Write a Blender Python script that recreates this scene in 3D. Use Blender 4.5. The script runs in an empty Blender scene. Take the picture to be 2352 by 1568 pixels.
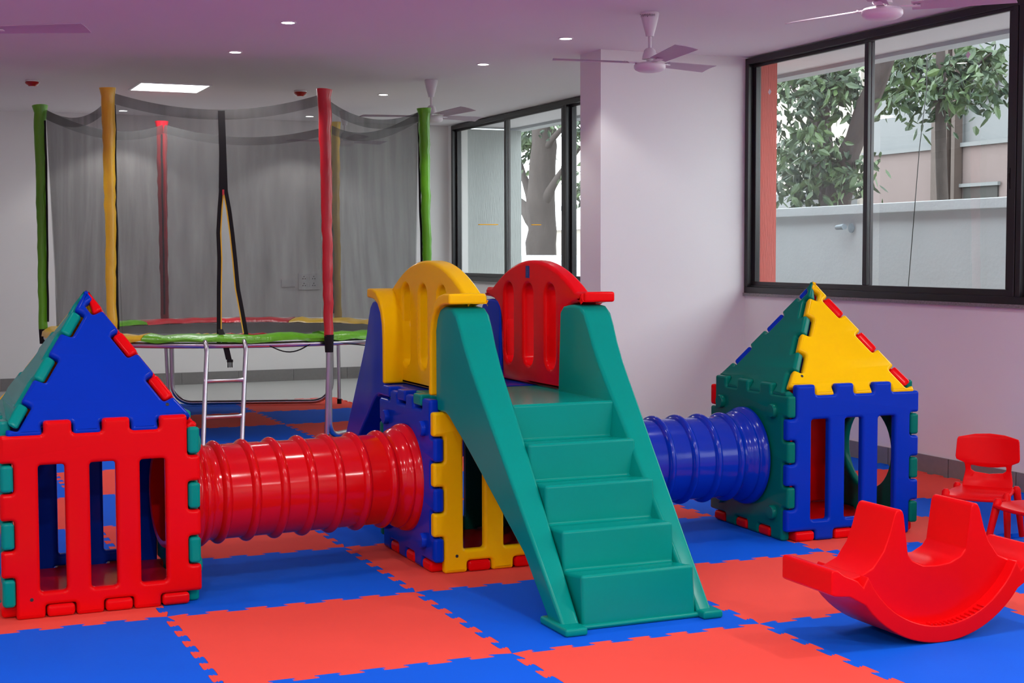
import bpy, bmesh, math, random
from mathutils import Vector, Matrix
PI = math.pi
random.seed(7)
SC = bpy.context.scene
COL = SC.collection

# ------------------------------------------------------------------ camera
W, H = 2352, 1568
F, YAW, PITCH, ROLL, PY = 3360.63, 0.40508, -0.05915, -0.00269, 781.2
CAM = Vector((-1.95715, -4.57161, 1.37552))
_cy, _sy, _cp, _sp = math.cos(YAW), math.sin(YAW), math.cos(PITCH), math.sin(PITCH)
FWD = Vector((_sy * _cp, _cy * _cp, _sp))
_r = Vector((_cy, -_sy, 0))
_u = _r.cross(FWD)
RGT = _r * math.cos(ROLL) + _u * math.sin(ROLL)
UPV = -_r * math.sin(ROLL) + _u * math.cos(ROLL)
cd = bpy.data.cameras.new('camera')
cam = bpy.data.objects.new('camera', cd)
COL.objects.link(cam)
cd.sensor_width = 36.0
cd.lens = F / W * 36.0
cd.shift_y = (PY - H / 2) / W
cd.clip_end = 200
cam.matrix_world = Matrix(((RGT.x, UPV.x, -FWD.x, CAM.x), (RGT.y, UPV.y, -FWD.y, CAM.y), (RGT.z, UPV.z, -FWD.z, CAM.z), (0, 0, 0, 1)))
SC.camera = cam

# ------------------------------------------------------------------ world, exposure
SC.view_settings.view_transform = 'Standard'
SC.view_settings.look = 'None'
SC.view_settings.gamma = 1.0
SC.view_settings.use_curve_mapping = False
SC.view_settings.exposure = 0.80
SC.cycles.use_denoising = True
SC.cycles.max_bounces = 10
SC.cycles.diffuse_bounces = 5
SC.cycles.transparent_max_bounces = 24
SC.cycles.sample_clamp_indirect = 6.0
wd = bpy.data.worlds.new('overcast_sky')
SC.world = wd
wd.use_nodes = True
bg = wd.node_tree.nodes['Background']
bg.inputs[0].default_value = (0.86, 0.89, 0.92, 1)
bg.inputs[1].default_value = 5.2

# ceiling downlights: the ones in view, and unseen rows added to light the front faces
SPOT_W = 28.0
FRONT_W = 61.0
SPOTS = [(0.43, 4.57), (0.42, 6.04), (2.35, 4.53), (2.34, 6.0), (2.3, 8.34), (2.24, 10.65), (0.32, 10.75), (-1.5, 6.04), (-1.5, 4.57), (-3.4, 4.57)]
SPOTS += [(x, y) for y in (1.35, -0.9, -3.2, -5.2) for x in (-3.4, -1.5, 0.43, 2.35)]
PANEL = (0.385, 8.48)
CEIL = 2.838
for x, y in SPOTS:
    ld = bpy.data.lights.new('downlight_or_fill_lamp', 'SPOT')
    ld.energy = 15.0 if y > 8 else SPOT_W if y > 5 else 15.0 if y > 4 else FRONT_W * (1.0 if y < -2 else .6 if y < 0 else .2)
    ld.color = (1.0, 0.975, 0.95)
    ld.spot_size = math.radians(118 if y > 4 else 172)
    ld.spot_blend = 0.35 if y > 4 else .6
    ld.shadow_soft_size = 0.06
    lo = bpy.data.objects.new('downlight_or_fill_lamp', ld)
    COL.objects.link(lo)
    lo.location = (x, y, CEIL - 0.02)
ld = bpy.data.lights.new('panel_lamp', 'AREA')
ld.shape = 'SQUARE'; ld.size = 0.56; ld.energy = 18.0; ld.color = (0.97, 0.99, 1.0)
lo = bpy.data.objects.new('panel_lamp', ld); COL.objects.link(lo)
lo.location = (PANEL[0], PANEL[1], CEIL - 0.025)

# ------------------------------------------------------------------ helpers
def pray(px, py):
    return (RGT * (px - W / 2) - UPV * (py - PY) + FWD * F)
def at_x(px, py, X):
    d = pray(px, py); return CAM + d * ((X - CAM.x) / d.x)
def at_y(px, py, Y):
    d = pray(px, py); return CAM + d * ((Y - CAM.y) / d.y)
def at_z(px, py, Z):
    d = pray(px, py); return CAM + d * ((Z - CAM.z) / d.z)

def _nodes(name):
    m = bpy.data.materials.new(name); m.use_nodes = True
    nt = m.node_tree; return m, nt, nt.nodes, nt.links, nt.nodes['Principled BSDF']

def mat(name, col, rough=0.5, spec=0.5, metal=0.0, var=0.0, vscale=6.0, bump=0.0, bscale=60.0, coat=0.0, emit=None, es=0.0, stretch=None):
    m, nt, N, L, b = _nodes(name)
    b.inputs['Roughness'].default_value = rough
    b.inputs['Specular IOR Level'].default_value = spec
    b.inputs['Metallic'].default_value = metal
    b.inputs['Coat Weight'].default_value = coat
    tc = N.new('ShaderNodeTexCoord')
    src = tc.outputs['Object']
    if stretch:
        mp = N.new('ShaderNodeMapping'); mp.inputs['Scale'].default_value = stretch
        L.new(src, mp.inputs['Vector']); src = mp.outputs['Vector']
    if var > 0:
        nz = N.new('ShaderNodeTexNoise'); nz.inputs['Scale'].default_value = vscale; nz.inputs['Detail'].default_value = 4
        L.new(src, nz.inputs['Vector'])
        mx = N.new('ShaderNodeMix'); mx.data_type = 'RGBA'
        mx.inputs[6].default_value = (*[c * (1 - var) for c in col], 1)
        mx.inputs[7].default_value = (*[min(1, c * (1 + var)) for c in col], 1)
        L.new(nz.outputs['Fac'], mx.inputs[0]); L.new(mx.outputs[2], b.inputs['Base Color'])
    else:
        b.inputs['Base Color'].default_value = (*col, 1)
    if bump > 0:
        nz = N.new('ShaderNodeTexNoise'); nz.inputs['Scale'].default_value = bscale; nz.inputs['Detail'].default_value = 3
        L.new(src, nz.inputs['Vector'])
        bp = N.new('ShaderNodeBump'); bp.inputs['Strength'].default_value = bump; bp.inputs['Distance'].default_value = 0.01
        L.new(nz.outputs['Fac'], bp.inputs['Height']); L.new(bp.outputs['Normal'], b.inputs['Normal'])
    if emit:
        b.inputs['Emission Color'].default_value = (*emit, 1); b.inputs['Emission Strength'].default_value = es
    return m

def plastic(name, col, rough=0.17):
    return mat(name, col, rough, 0.09, var=0.06, vscale=3.0, bump=0.035, bscale=9.0)

M = {}
M['red'] = plastic('red_plastic', (0.72, 0.003, 0.005))
M['blue'] = plastic('blue_plastic', (0.002, 0.034, 0.44))
M['yellow'] = plastic('yellow_plastic', (0.86, 0.52, 0.002))
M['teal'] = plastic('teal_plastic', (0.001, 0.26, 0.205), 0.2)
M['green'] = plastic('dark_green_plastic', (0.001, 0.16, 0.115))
M['rocker'] = plastic('red_rocker_plastic', (0.74, 0.003, 0.005), 0.26)
M['red_tube'] = mat('glossy_red_tube', (0.66, 0.003, 0.005), 0.14, 0.35, var=.04, vscale=3, bump=.03, bscale=9)
M['blue_tube'] = mat('glossy_blue_tube', (0.002, 0.030, 0.42), 0.16, 0.32, var=.04, vscale=3, bump=.03, bscale=9)
M['label'] = mat('blue_label', (0.006, 0.03, 0.20), 0.5)
M['label_ink'] = mat('pale_blue_ink', (0.03, 0.10, 0.32), 0.5)
M['white'] = mat('white_paint', (0.80, 0.79, 0.775), 0.75, 0.25, var=0.025, vscale=1.5, bump=0.03, bscale=120)
M['ceil'] = mat('ceiling_paint', (0.82, 0.79, 0.82), 0.8, 0.2, var=0.02, vscale=0.8)
M['skirt'] = mat('grey_skirting_tile', (0.21, 0.20, 0.195), 0.45, var=0.1, vscale=30)
M['floor'] = None
M['alu'] = mat('black_aluminium', (0.012, 0.011, 0.012), 0.35, 0.5)
M['granite'] = mat('speckled_granite', (0.20, 0.19, 0.19), 0.4, var=0.8, vscale=90)
M['steel'] = mat('galvanised_steel', (0.55, 0.54, 0.58), 0.28, metal=1.0, var=0.05, vscale=20)
M['black'] = mat('black_fabric', (0.012, 0.011, 0.012), 0.8, 0.2)
M['matblack'] = mat('jumping_mat_cloth', (0.028, 0.028, 0.030), 0.55, 0.3, bump=0.1, bscale=300)
M['sl_green'] = mat('green_vinyl', (0.11, 0.38, 0.008), 0.32, 0.5, var=0.2, vscale=14, bump=0.5, bscale=26, stretch=(1, 1, .35))
M['sl_yellow'] = mat('yellow_vinyl', (0.70, 0.43, 0.015), 0.34, 0.5, var=0.15, vscale=14, bump=0.45, bscale=24, stretch=(1, 1, .35))
M['sl_red'] = mat('red_vinyl', (0.52, 0.012, 0.022), 0.32, 0.5, var=0.15, vscale=14, bump=0.5, bscale=26, stretch=(1, 1, .35))
M['fan'] = mat('white_fan_enamel', (0.74, 0.70, 0.72), 0.35, 0.25)
M['fan_blade'] = mat('shade_tinted_blade', (0.52, 0.44, 0.51), 0.5, 0.12)  # white blades; mauve shade and floor bounce are put into the colour
M['ink'] = mat('black_ink', (0.01, 0.01, 0.01), 0.5)
M['dl_trim'] = mat('white_light_trim', (0.8, 0.8, 0.8), 0.4)
M['lamp'] = mat('lit_lamp', (1, 1, 1), 0.5, emit=(1.0, 0.99, 0.98), es=9.0)
M['panel'] = mat('lit_panel', (1, 1, 1), 0.5, emit=(0.96, 0.99, 1.0), es=5.0)
M['alarm'] = mat('red_alarm_plastic', (0.40, 0.008, 0.010), 0.2, coat=0.5)
M['plate'] = mat('white_switch_plastic', (0.74, 0.74, 0.74), 0.35)
M['hole'] = mat('dark_socket_hole', (0.02, 0.02, 0.02), 0.6)
M['cement'] = mat('weathered_cement', (0.54, 0.57, 0.595), 0.85, 0.2, var=0.09, vscale=2.5, bump=0.25, bscale=30)
M['stucco'] = mat('combed_grey_stucco', (0.38, 0.405, 0.395), 0.85, 0.2, var=0.16, vscale=9, bump=0.5, bscale=14, stretch=(9, 9, 0.7))
M['salmon'] = mat('combed_salmon_stucco', (0.50, 0.095, 0.072), 0.85, 0.2, var=0.14, vscale=9, bump=0.6, bscale=14, stretch=(9, 9, 0.7))
M['pinkwall'] = mat('faded_pink_render', (0.18, 0.142, 0.138), 0.9, 0.1, var=0.1, vscale=1.2)
M['beige'] = mat('pale_beige_render', (0.38, 0.345, 0.31), 0.9, 0.1, var=0.1, vscale=1.0)
M['greywall'] = mat('pale_grey_render', (0.18, 0.185, 0.19), 0.9, 0.1, var=0.08, vscale=1.0)
M['brown'] = mat('brown_downpipe', (0.07, 0.05, 0.043), 0.7, var=0.2, vscale=8)
M['dark'] = mat('dark_opening', (0.03, 0.028, 0.026), 0.7)
M['bark'] = mat('grey_brown_bark', (0.055, 0.045, 0.042), 0.95, 0.1, var=0.35, vscale=16, bump=0.9, bscale=22, stretch=(1, 1, .3))
M['soil'] = mat('dusty_ground', (0.26, 0.23, 0.20), 0.95, 0.1, var=0.2, vscale=2)
M['bracket'] = mat('grey_metal_lamp', (0.22, 0.27, 0.31), 0.5)
M['sticker'] = mat('white_sticker', (0.8, 0.8, 0.8), 0.5)

def leaf_mat(name, a, b_):
    m, nt, N, L, b = _nodes(name)
    oi = N.new('ShaderNodeTexCoord')
    nz = N.new('ShaderNodeTexNoise'); nz.inputs['Scale'].default_value = 3.5
    L.new(oi.outputs['Object'], nz.inputs['Vector'])
    cr = N.new('ShaderNodeValToRGB')
    cr.color_ramp.elements[0].position = .35; cr.color_ramp.elements[0].color = (*a, 1)
    cr.color_ramp.elements[1].position = .68; cr.color_ramp.elements[1].color = (*b_, 1)
    L.new(nz.outputs['Fac'], cr.inputs['Fac']); L.new(cr.outputs['Color'], b.inputs['Base Color'])
    b.inputs['Roughness'].default_value = .5
    return m
M['leaf'] = leaf_mat('green_leaves', (0.017, 0.038, 0.021), (0.056, 0.098, 0.025))

def foam(name, col):
    m, nt, N, L, b = _nodes(name)
    b.inputs['Roughness'].default_value = 0.75
    b.inputs['Specular IOR Level'].default_value = 0.10
    tc = N.new('ShaderNodeTexCoord')
    nz = N.new('ShaderNodeTexNoise'); nz.inputs['Scale'].default_value = 2.2; nz.inputs['Detail'].default_value = 5
    L.new(tc.outputs['Object'], nz.inputs['Vector'])
    mx = N.new('ShaderNodeMix'); mx.data_type = 'RGBA'
    mx.inputs[6].default_value = (*[c * .92 for c in col], 1); mx.inputs[7].default_value = (*[min(1, c * 1.08) for c in col], 1)
    L.new(nz.outputs['Fac'], mx.inputs[0]); L.new(mx.outputs[2], b.inputs['Base Color'])
    # fine woven embossing of the foam
    mp = N.new('ShaderNodeMapping'); mp.inputs['Rotation'].default_value = (0, 0, PI / 4)
    L.new(tc.outputs['Object'], mp.inputs['Vector'])
    ck = N.new('ShaderNodeTexChecker'); ck.inputs['Scale'].default_value = 260
    L.new(mp.outputs['Vector'], ck.inputs['Vector'])
    bp = N.new('ShaderNodeBump'); bp.inputs['Strength'].default_value = .12; bp.inputs['Distance'].default_value = .002
    L.new(ck.outputs['Fac'], bp.inputs['Height']); L.new(bp.outputs['Normal'], b.inputs['Normal'])
    return m
C_RED, C_BLUE = (0.80, 0.080, 0.055), (0.002, 0.108, 0.68)
M['foam_red'] = foam('red_foam', C_RED)
M['foam_blue'] = foam('blue_foam', C_BLUE)

def floor_material():
    m, nt, N, L, b = _nodes('polished_grey_floor')
    b.inputs['Roughness'].default_value = .35
    tc = N.new('ShaderNodeTexCoord')
    nz = N.new('ShaderNodeTexNoise'); nz.inputs['Scale'].default_value = 1.4; nz.inputs['Detail'].default_value = 6
    L.new(tc.outputs['Object'], nz.inputs['Vector'])
    g = N.new('ShaderNodeMix'); g.data_type = 'RGBA'
    g.inputs[6].default_value = (.40, .41, .40, 1); g.inputs[7].default_value = (.48, .49, .47, 1)
    L.new(nz.outputs['Fac'], g.inputs[0])
    # the red and blue matting goes on behind the camera and to its left
    ck = N.new('ShaderNodeTexChecker'); ck.inputs['Scale'].default_value = 1.0
    ck.inputs['Color1'].default_value = (*C_BLUE, 1); ck.inputs['Color2'].default_value = (*C_RED, 1)
    ad = N.new('ShaderNodeVectorMath'); ad.operation = 'ADD'; ad.inputs[1].default_value = (100, 100, 0.5)
    L.new(tc.outputs['Object'], ad.inputs[0]); L.new(ad.outputs[0], ck.inputs['Vector'])
    sx = N.new('ShaderNodeSeparateXYZ'); L.new(tc.outputs['Object'], sx.inputs[0])
    l1 = N.new('ShaderNodeMath'); l1.operation = 'LESS_THAN'; l1.inputs[1].default_value = -1.0; L.new(sx.outputs['Y'], l1.inputs[0])
    l2 = N.new('ShaderNodeMath'); l2.operation = 'LESS_THAN'; l2.inputs[1].default_value = -2.0; L.new(sx.outputs['X'], l2.inputs[0])
    l3 = N.new('ShaderNodeMath'); l3.operation = 'LESS_THAN'; l3.inputs[1].default_value = 6.0; L.new(sx.outputs['Y'], l3.inputs[0])
    l4 = N.new('ShaderNodeMath'); l4.operation = 'MULTIPLY'; L.new(l2.outputs[0], l4.inputs[0]); L.new(l3.outputs[0], l4.inputs[1])
    l5 = N.new('ShaderNodeMath'); l5.operation = 'MAXIMUM'; L.new(l1.outputs[0], l5.inputs[0]); L.new(l4.outputs[0], l5.inputs[1])
    l6 = N.new('ShaderNodeMath'); l6.operation = 'GREATER_THAN'; l6.inputs[1].default_value = 2.99; L.new(sx.outputs['X'], l6.inputs[0])
    l7 = N.new('ShaderNodeMath'); l7.operation = 'LESS_THAN'; l7.inputs[1].default_value = 1.01; L.new(sx.outputs['Y'], l7.inputs[0])
    l8 = N.new('ShaderNodeMath'); l8.operation = 'MULTIPLY'; L.new(l6.outputs[0], l8.inputs[0]); L.new(l7.outputs[0], l8.inputs[1])
    l9 = N.new('ShaderNodeMath'); l9.operation = 'MAXIMUM'; L.new(l5.outputs[0], l9.inputs[0]); L.new(l8.outputs[0], l9.inputs[1]); l5 = l9
    mx = N.new('ShaderNodeMix'); mx.data_type = 'RGBA'
    L.new(l5.outputs[0], mx.inputs[0]); L.new(g.outputs[2], mx.inputs[6]); L.new(ck.outputs['Color'], mx.inputs[7])
    L.new(mx.outputs[2], b.inputs['Base Color'])
    return m
M['floor'] = floor_material()

def glass_material():
    m = bpy.data.materials.new('window_glass'); m.use_nodes = True
    nt = m.node_tree; N, L = nt.nodes, nt.links
    N.remove(N['Principled BSDF'])
    tr = N.new('ShaderNodeBsdfTransparent'); tr.inputs[0].default_value = (.80, .83, .83, 1)
    gl = N.new('ShaderNodeBsdfGlossy'); gl.inputs['Roughness'].default_value = 0.0; gl.inputs[0].default_value = (1, 1, 1, 1)
    fr = N.new('ShaderNodeFresnel'); fr.inputs['IOR'].default_value = 1.62
    mx = N.new('ShaderNodeMixShader')
    ge = N.new('ShaderNodeNewGeometry'); iv = N.new('ShaderNodeMath'); iv.operation = 'SUBTRACT'; iv.inputs[0].default_value = 1.0
    L.new(ge.outputs['Backfacing'], iv.inputs[1]); mu = N.new('ShaderNodeMath'); mu.operation = 'MULTIPLY'
    L.new(fr.outputs[0], mu.inputs[0]); L.new(iv.outputs[0], mu.inputs[1])
    L.new(mu.outputs[0], mx.inputs[0]); L.new(tr.outputs[0], mx.inputs[1]); L.new(gl.outputs[0], mx.inputs[2])
    L.new(mx.outputs[0], N['Material Output'].inputs['Surface'])
    return m
M['glass'] = glass_material()

M['glass_tint'] = M['glass'].copy(); M['glass_tint'].name = 'tinted_glass'  # darker glass, dims the daylight of the added front window
for n_ in M['glass_tint'].node_tree.nodes:
    if n_.type == 'BSDF_TRANSPARENT': n_.inputs[0].default_value = (.36, .37, .37, 1)
def net_material(name, through, col):
    m = bpy.data.materials.new(name); m.use_nodes = True
    nt = m.node_tree; N, L = nt.nodes, nt.links
    b = N['Principled BSDF']
    b.inputs['Base Color'].default_value = (*col, 1); b.inputs['Roughness'].default_value = .7
    tr = N.new('ShaderNodeBsdfTransparent')
    tc = N.new('ShaderNodeTexCoord')
    mp = N.new('ShaderNodeMapping'); mp.inputs['Scale'].default_value = (1, 1, .12)
    L.new(tc.outputs['Object'], mp.inputs['Vector'])
    nz = N.new('ShaderNodeTexNoise'); nz.inputs['Scale'].default_value = 9; nz.inputs['Detail'].default_value = 4
    L.new(mp.outputs['Vector'], nz.inputs['Vector'])
    mr = N.new('ShaderNodeMapRange')
    mr.inputs['From Min'].default_value = .3; mr.inputs['From Max'].default_value = .7
    mr.inputs['To Min'].default_value = 1 - through - .07; mr.inputs['To Max'].default_value = 1 - through + .07
    L.new(nz.outputs['Fac'], mr.inputs['Value'])
    mx = N.new('ShaderNodeMixShader')
    L.new(mr.outputs[0], mx.inputs[0]); L.new(tr.outputs[0], mx.inputs[1]); L.new(b.outputs[0], mx.inputs[2])
    L.new(mx.outputs[0], N['Material Output'].inputs['Surface'])
    return m
M['net'] = net_material('black_safety_net', 0.53, (0.060, 0.058, 0.056))
M['netband'] = net_material('black_net_hem', 0.28, (0.03, 0.029, 0.028))

# ---- object helpers
def link_mesh(name, me, m=None, parent=None, loc=None, mtx=None, smooth=None):
    o = bpy.data.objects.new(name, me); COL.objects.link(o)
    if m is not None:
        me.materials.clear(); me.materials.append(m)
    if smooth is not None:
        for p in me.polygons: p.use_smooth = True
        me.set_sharp_from_angle(angle=math.radians(smooth))
    if mtx is not None: o.matrix_local = mtx
    if loc is not None: o.location = loc
    if parent is not None: o.parent = parent
    return o

def obj(name, bm, m, parent=None, smooth=35, bevel=0.0, segs=2, mtx=None):
    me = bpy.data.meshes.new(name)
    bmesh.ops.recalc_face_normals(bm, faces=bm.faces[:])
    bm.to_mesh(me); bm.free()
    o = link_mesh(name, me, m, parent, mtx=mtx, smooth=smooth)
    if bevel > 0:
        b = o.modifiers.new('edge_bevel', 'BEVEL'); b.width = bevel; b.segments = segs; b.limit_method = 'ANGLE'; b.angle_limit = math.radians(32)
        w = o.modifiers.new('face_normals', 'WEIGHTED_NORMAL'); w.keep_sharp = True
        for e in me.edges: e.use_edge_sharp = False
    return o

def tag(o, label, cat, group=None):
    o['label'] = label; o['category'] = cat
    if group: o['group'] = group
    return o

def thing(name, label, cat, loc=(0, 0, 0), rz=0.0, group=None):
    o = bpy.data.objects.new(name, None); COL.objects.link(o)
    o.empty_display_size = .1
    o.location = loc; o.rotation_euler = (0, 0, rz)
    return tag(o, label, cat, group)

def struct(o):
    o['kind'] = 'structure'; return o

def add_box(bm, lo, hi, mtx=None):
    x0, y0, z0 = lo; x1, y1, z1 = hi
    vs = [bm.verts.new(Vector(p) if mtx is None else mtx @ Vector(p)) for p in
          ((x0, y0, z0), (x1, y0, z0), (x1, y1, z0), (x0, y1, z0), (x0, y0, z1), (x1, y0, z1), (x1, y1, z1), (x0, y1, z1))]
    for f in ((0, 3, 2, 1), (4, 5, 6, 7), (0, 1, 5, 4), (1, 2, 6, 5), (2, 3, 7, 6), (3, 0, 4, 7)):
        bm.faces.new([vs[i] for i in f])
    return vs

def box(*b):
    bm = bmesh.new()
    for lo, hi in b: add_box(bm, lo, hi)
    return bm

def frames(pts):
    """tangent frames along a polyline"""
    out = []; n = len(pts); up = None
    for i in range(n):
        a = pts[max(0, i - 1)]; b = pts[min(n - 1, i + 1)]
        t = (b - a).normalized()
        if up is None:
            up = Vector((0, 0, 1)) if abs(t.z) < .9 else Vector((1, 0, 0))
        s = t.cross(up).normalized(); up = s.cross(t).normalized()
        out.append((s, up))
    return out

def add_tube(bm, pts, r, n=10, caps=True, closed=False):
    pts = [Vector(p) for p in pts]
    rr = r if isinstance(r, (list, tuple)) else [r] * len(pts)
    fr = frames(pts); rings = []
    for p, (s, u), q in zip(pts, fr, rr):
        rings.append([bm.verts.new(p + (s * math.cos(a) + u * math.sin(a)) * q) for a in [2 * PI * k / n for k in range(n)]])
    for i in range(len(rings) - 1):
        for k in range(n):
            bm.faces.new((rings[i][k], rings[i][(k + 1) % n], rings[i + 1][(k + 1) % n], rings[i + 1][k]))
    if caps:
        bm.faces.new(rings[0][::-1]); bm.faces.new(rings[-1])

def add_lathe(bm, prof, n=32, mtx=None, caps=True):
    """prof: list of (r, z); spun about local z"""
    rings = []
    for r, z in prof:
        rings.append([bm.verts.new((mtx @ Vector((r * math.cos(a), r * math.sin(a), z))) if mtx else Vector((r * math.cos(a), r * math.sin(a), z)))
                      for a in [2 * PI * k / n for k in range(n)]])
    for i in range(len(rings) - 1):
        for k in range(n):
            bm.faces.new((rings[i][k], rings[i][(k + 1) % n], rings[i + 1][(k + 1) % n], rings[i + 1][k]))
    if caps:
        bm.faces.new(rings[0][::-1]); bm.faces.new(rings[-1])

def fillet(pts, r, n=4):
    """round the corners of a closed 2D polygon; r a number or a list"""
    out = []; N = len(pts)
    for i in range(N):
        p = Vector(pts[i]); a = Vector(pts[i - 1]); b = Vector(pts[(i + 1) % N])
        rr = r[i] if isinstance(r, (list, tuple)) else r
        da, db = (a - p), (b - p)
        la, lb = da.length, db.length
        if la < 1e-6 or lb < 1e-6: continue
        da /= la; db /= lb
        ang = da.angle(db)
        if rr <= 0 or ang > PI - .05:
            out.append(p); continue
        d = min(rr / math.tan(ang / 2), la * .48, lb * .48)
        p0, p1 = p + da * d, p + db * d
        for k in range(n + 1):
            t = k / n
            out.append(p0 * (1 - t) ** 2 + p * 2 * t * (1 - t) + p1 * t * t)
    return out

def slab_mesh(name, outline, holes, thick, bev=0.012, segs=3, z=0.0):
    """flat slab with rounded rims from a 2D outline with holes (filled curve turned into a mesh)"""
    cu = bpy.data.curves.new(name, 'CURVE'); cu.dimensions = '2D'; cu.fill_mode = 'BOTH'
    cu.extrude = max(0.0001, thick / 2 - bev); cu.bevel_depth = bev; cu.bevel_resolution = segs; cu.offset = -bev
    for poly in [outline] + list(holes):
        sp = cu.splines.new('POLY'); sp.points.add(len(poly) - 1)
        for q, p in zip(sp.points, poly): q.co = (p[0], p[1], 0, 1)
        sp.use_cyclic_u = True
    o = bpy.data.objects.new(name, cu); COL.objects.link(o)
    me = bpy.data.meshes.new_from_object(o.evaluated_get(bpy.context.evaluated_depsgraph_get()))
    bpy.data.objects.remove(o); bpy.data.curves.remove(cu)
    me.transform(Matrix.Translation((0, 0, z)))
    bm = bmesh.new(); bm.from_mesh(me)
    bmesh.ops.remove_doubles(bm, verts=bm.verts[:], dist=1e-5)
    bm.to_mesh(me); bm.free()
    for p in me.polygons: p.use_smooth = True
    me.set_sharp_from_angle(angle=math.radians(50))
    return me

def slab(name, outline, holes, thick, m, parent, mtx=None, bev=0.012, segs=3, z=0.0):
    me = slab_mesh(name, outline, holes, thick, bev, segs, z)
    o = link_mesh(name, me, m, parent, mtx=mtx)
    w = o.modifiers.new('face_normals', 'WEIGHTED_NORMAL'); w.keep_sharp = True
    return o

def frame_mtx(o, x, y):
    x = Vector(x).normalized(); y = Vector(y).normalized(); z = x.cross(y)
    return Matrix(((x.x, y.x, z.x, o[0]), (x.y, y.y, z.y, o[1]), (x.z, y.z, z.z, o[2]), (0, 0, 0, 1)))

def circle(cx, cy, r, n=40):
    return [Vector((cx + r * math.cos(2 * PI * k / n), cy + r * math.sin(2 * PI * k / n))) for k in range(n)]

def rrect(x0, y0, x1, y1, r, n=4):
    return fillet([(x0, y0), (x1, y0), (x1, y1), (x0, y1)], r, n)

# ------------------------------------------------------------------ room shell
XR, YB, XL, YF = 4.033, 11.24, -5.2, -6.8
struct(obj('floor', box(((XL, YF, -.12), (XR + .02, YB, -.021))), M['floor'], smooth=None))
struct(obj('ceiling', box(((XL, YF, CEIL), (5.02, YB + .2, CEIL + .2))), M['ceil'], smooth=None))
struct(obj('wall_back', box(((XL - .2, YB, -.12), (XR + .22, YB + .2, CEIL))), M['white'], smooth=None))
struct(obj('wall_left', box(((XL - .2, YF, -.12), (XL, YB, CEIL))), M['white'], smooth=None))
struct(obj('wall_front', box(((XL - .2, YF - .2, -.12), (XR + .22, YF, .9)), ((XL - .2, YF - .2, .9), (-4.6, YF, CEIL)), ((3.6, YF - .2, .9), (XR + .22, YF, CEIL)), ((-4.6, YF - .2, 2.65), (3.6, YF, CEIL))), M['white'], smooth=None))
SILL = 1.075
HEAD = CEIL - .012
struct(obj('wall_right', box(((XR, YF, -.12), (XR + .2, YB, SILL)), ((XR, YF, SILL), (XR + .2, -3.75, CEIL)),
                             ((XR, 11.14, SILL), (XR + .2, YB, CEIL))), M['white'], smooth=None))
struct(obj('wall_pillar', box(((2.812, 4.92, -.021), (XR + .2, 5.256, CEIL))), M['white'], smooth=None))

def skirting(name, a, b, axis, inward):
    """row of tiles with thin pale joints"""
    bm = bmesh.new(); L = abs(b - a); n = max(1, round(L / .6)); s = (b - a) / n
    for k in range(n):
        u0, u1 = a + s * k + .002, a + s * (k + 1) - .002
        if axis == 'x': add_box(bm, (min(u0, u1), inward - .012, -.02), (max(u0, u1), inward, .108))
        elif axis == '-x': add_box(bm, (min(u0, u1), inward, -.02), (max(u0, u1), inward + .012, .108))
        else: add_box(bm, (inward - .012, min(u0, u1), -.02), (inward, max(u0, u1), .108))
    return struct(obj(name, bm, M['skirt'], smooth=None))
skirting('baseboard_back', XL, XR, 'x', YB)
skirting('baseboard_right', 4.92, YF, 'y', XR)
skirting('baseboard_alcove', YB, 5.256, 'y', XR)
skirting('baseboard_pillar', 2.812, XR, 'x', 4.92)
skirting('baseboard_pillar_side', 4.92, 5.256, 'y', 2.812)

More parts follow.
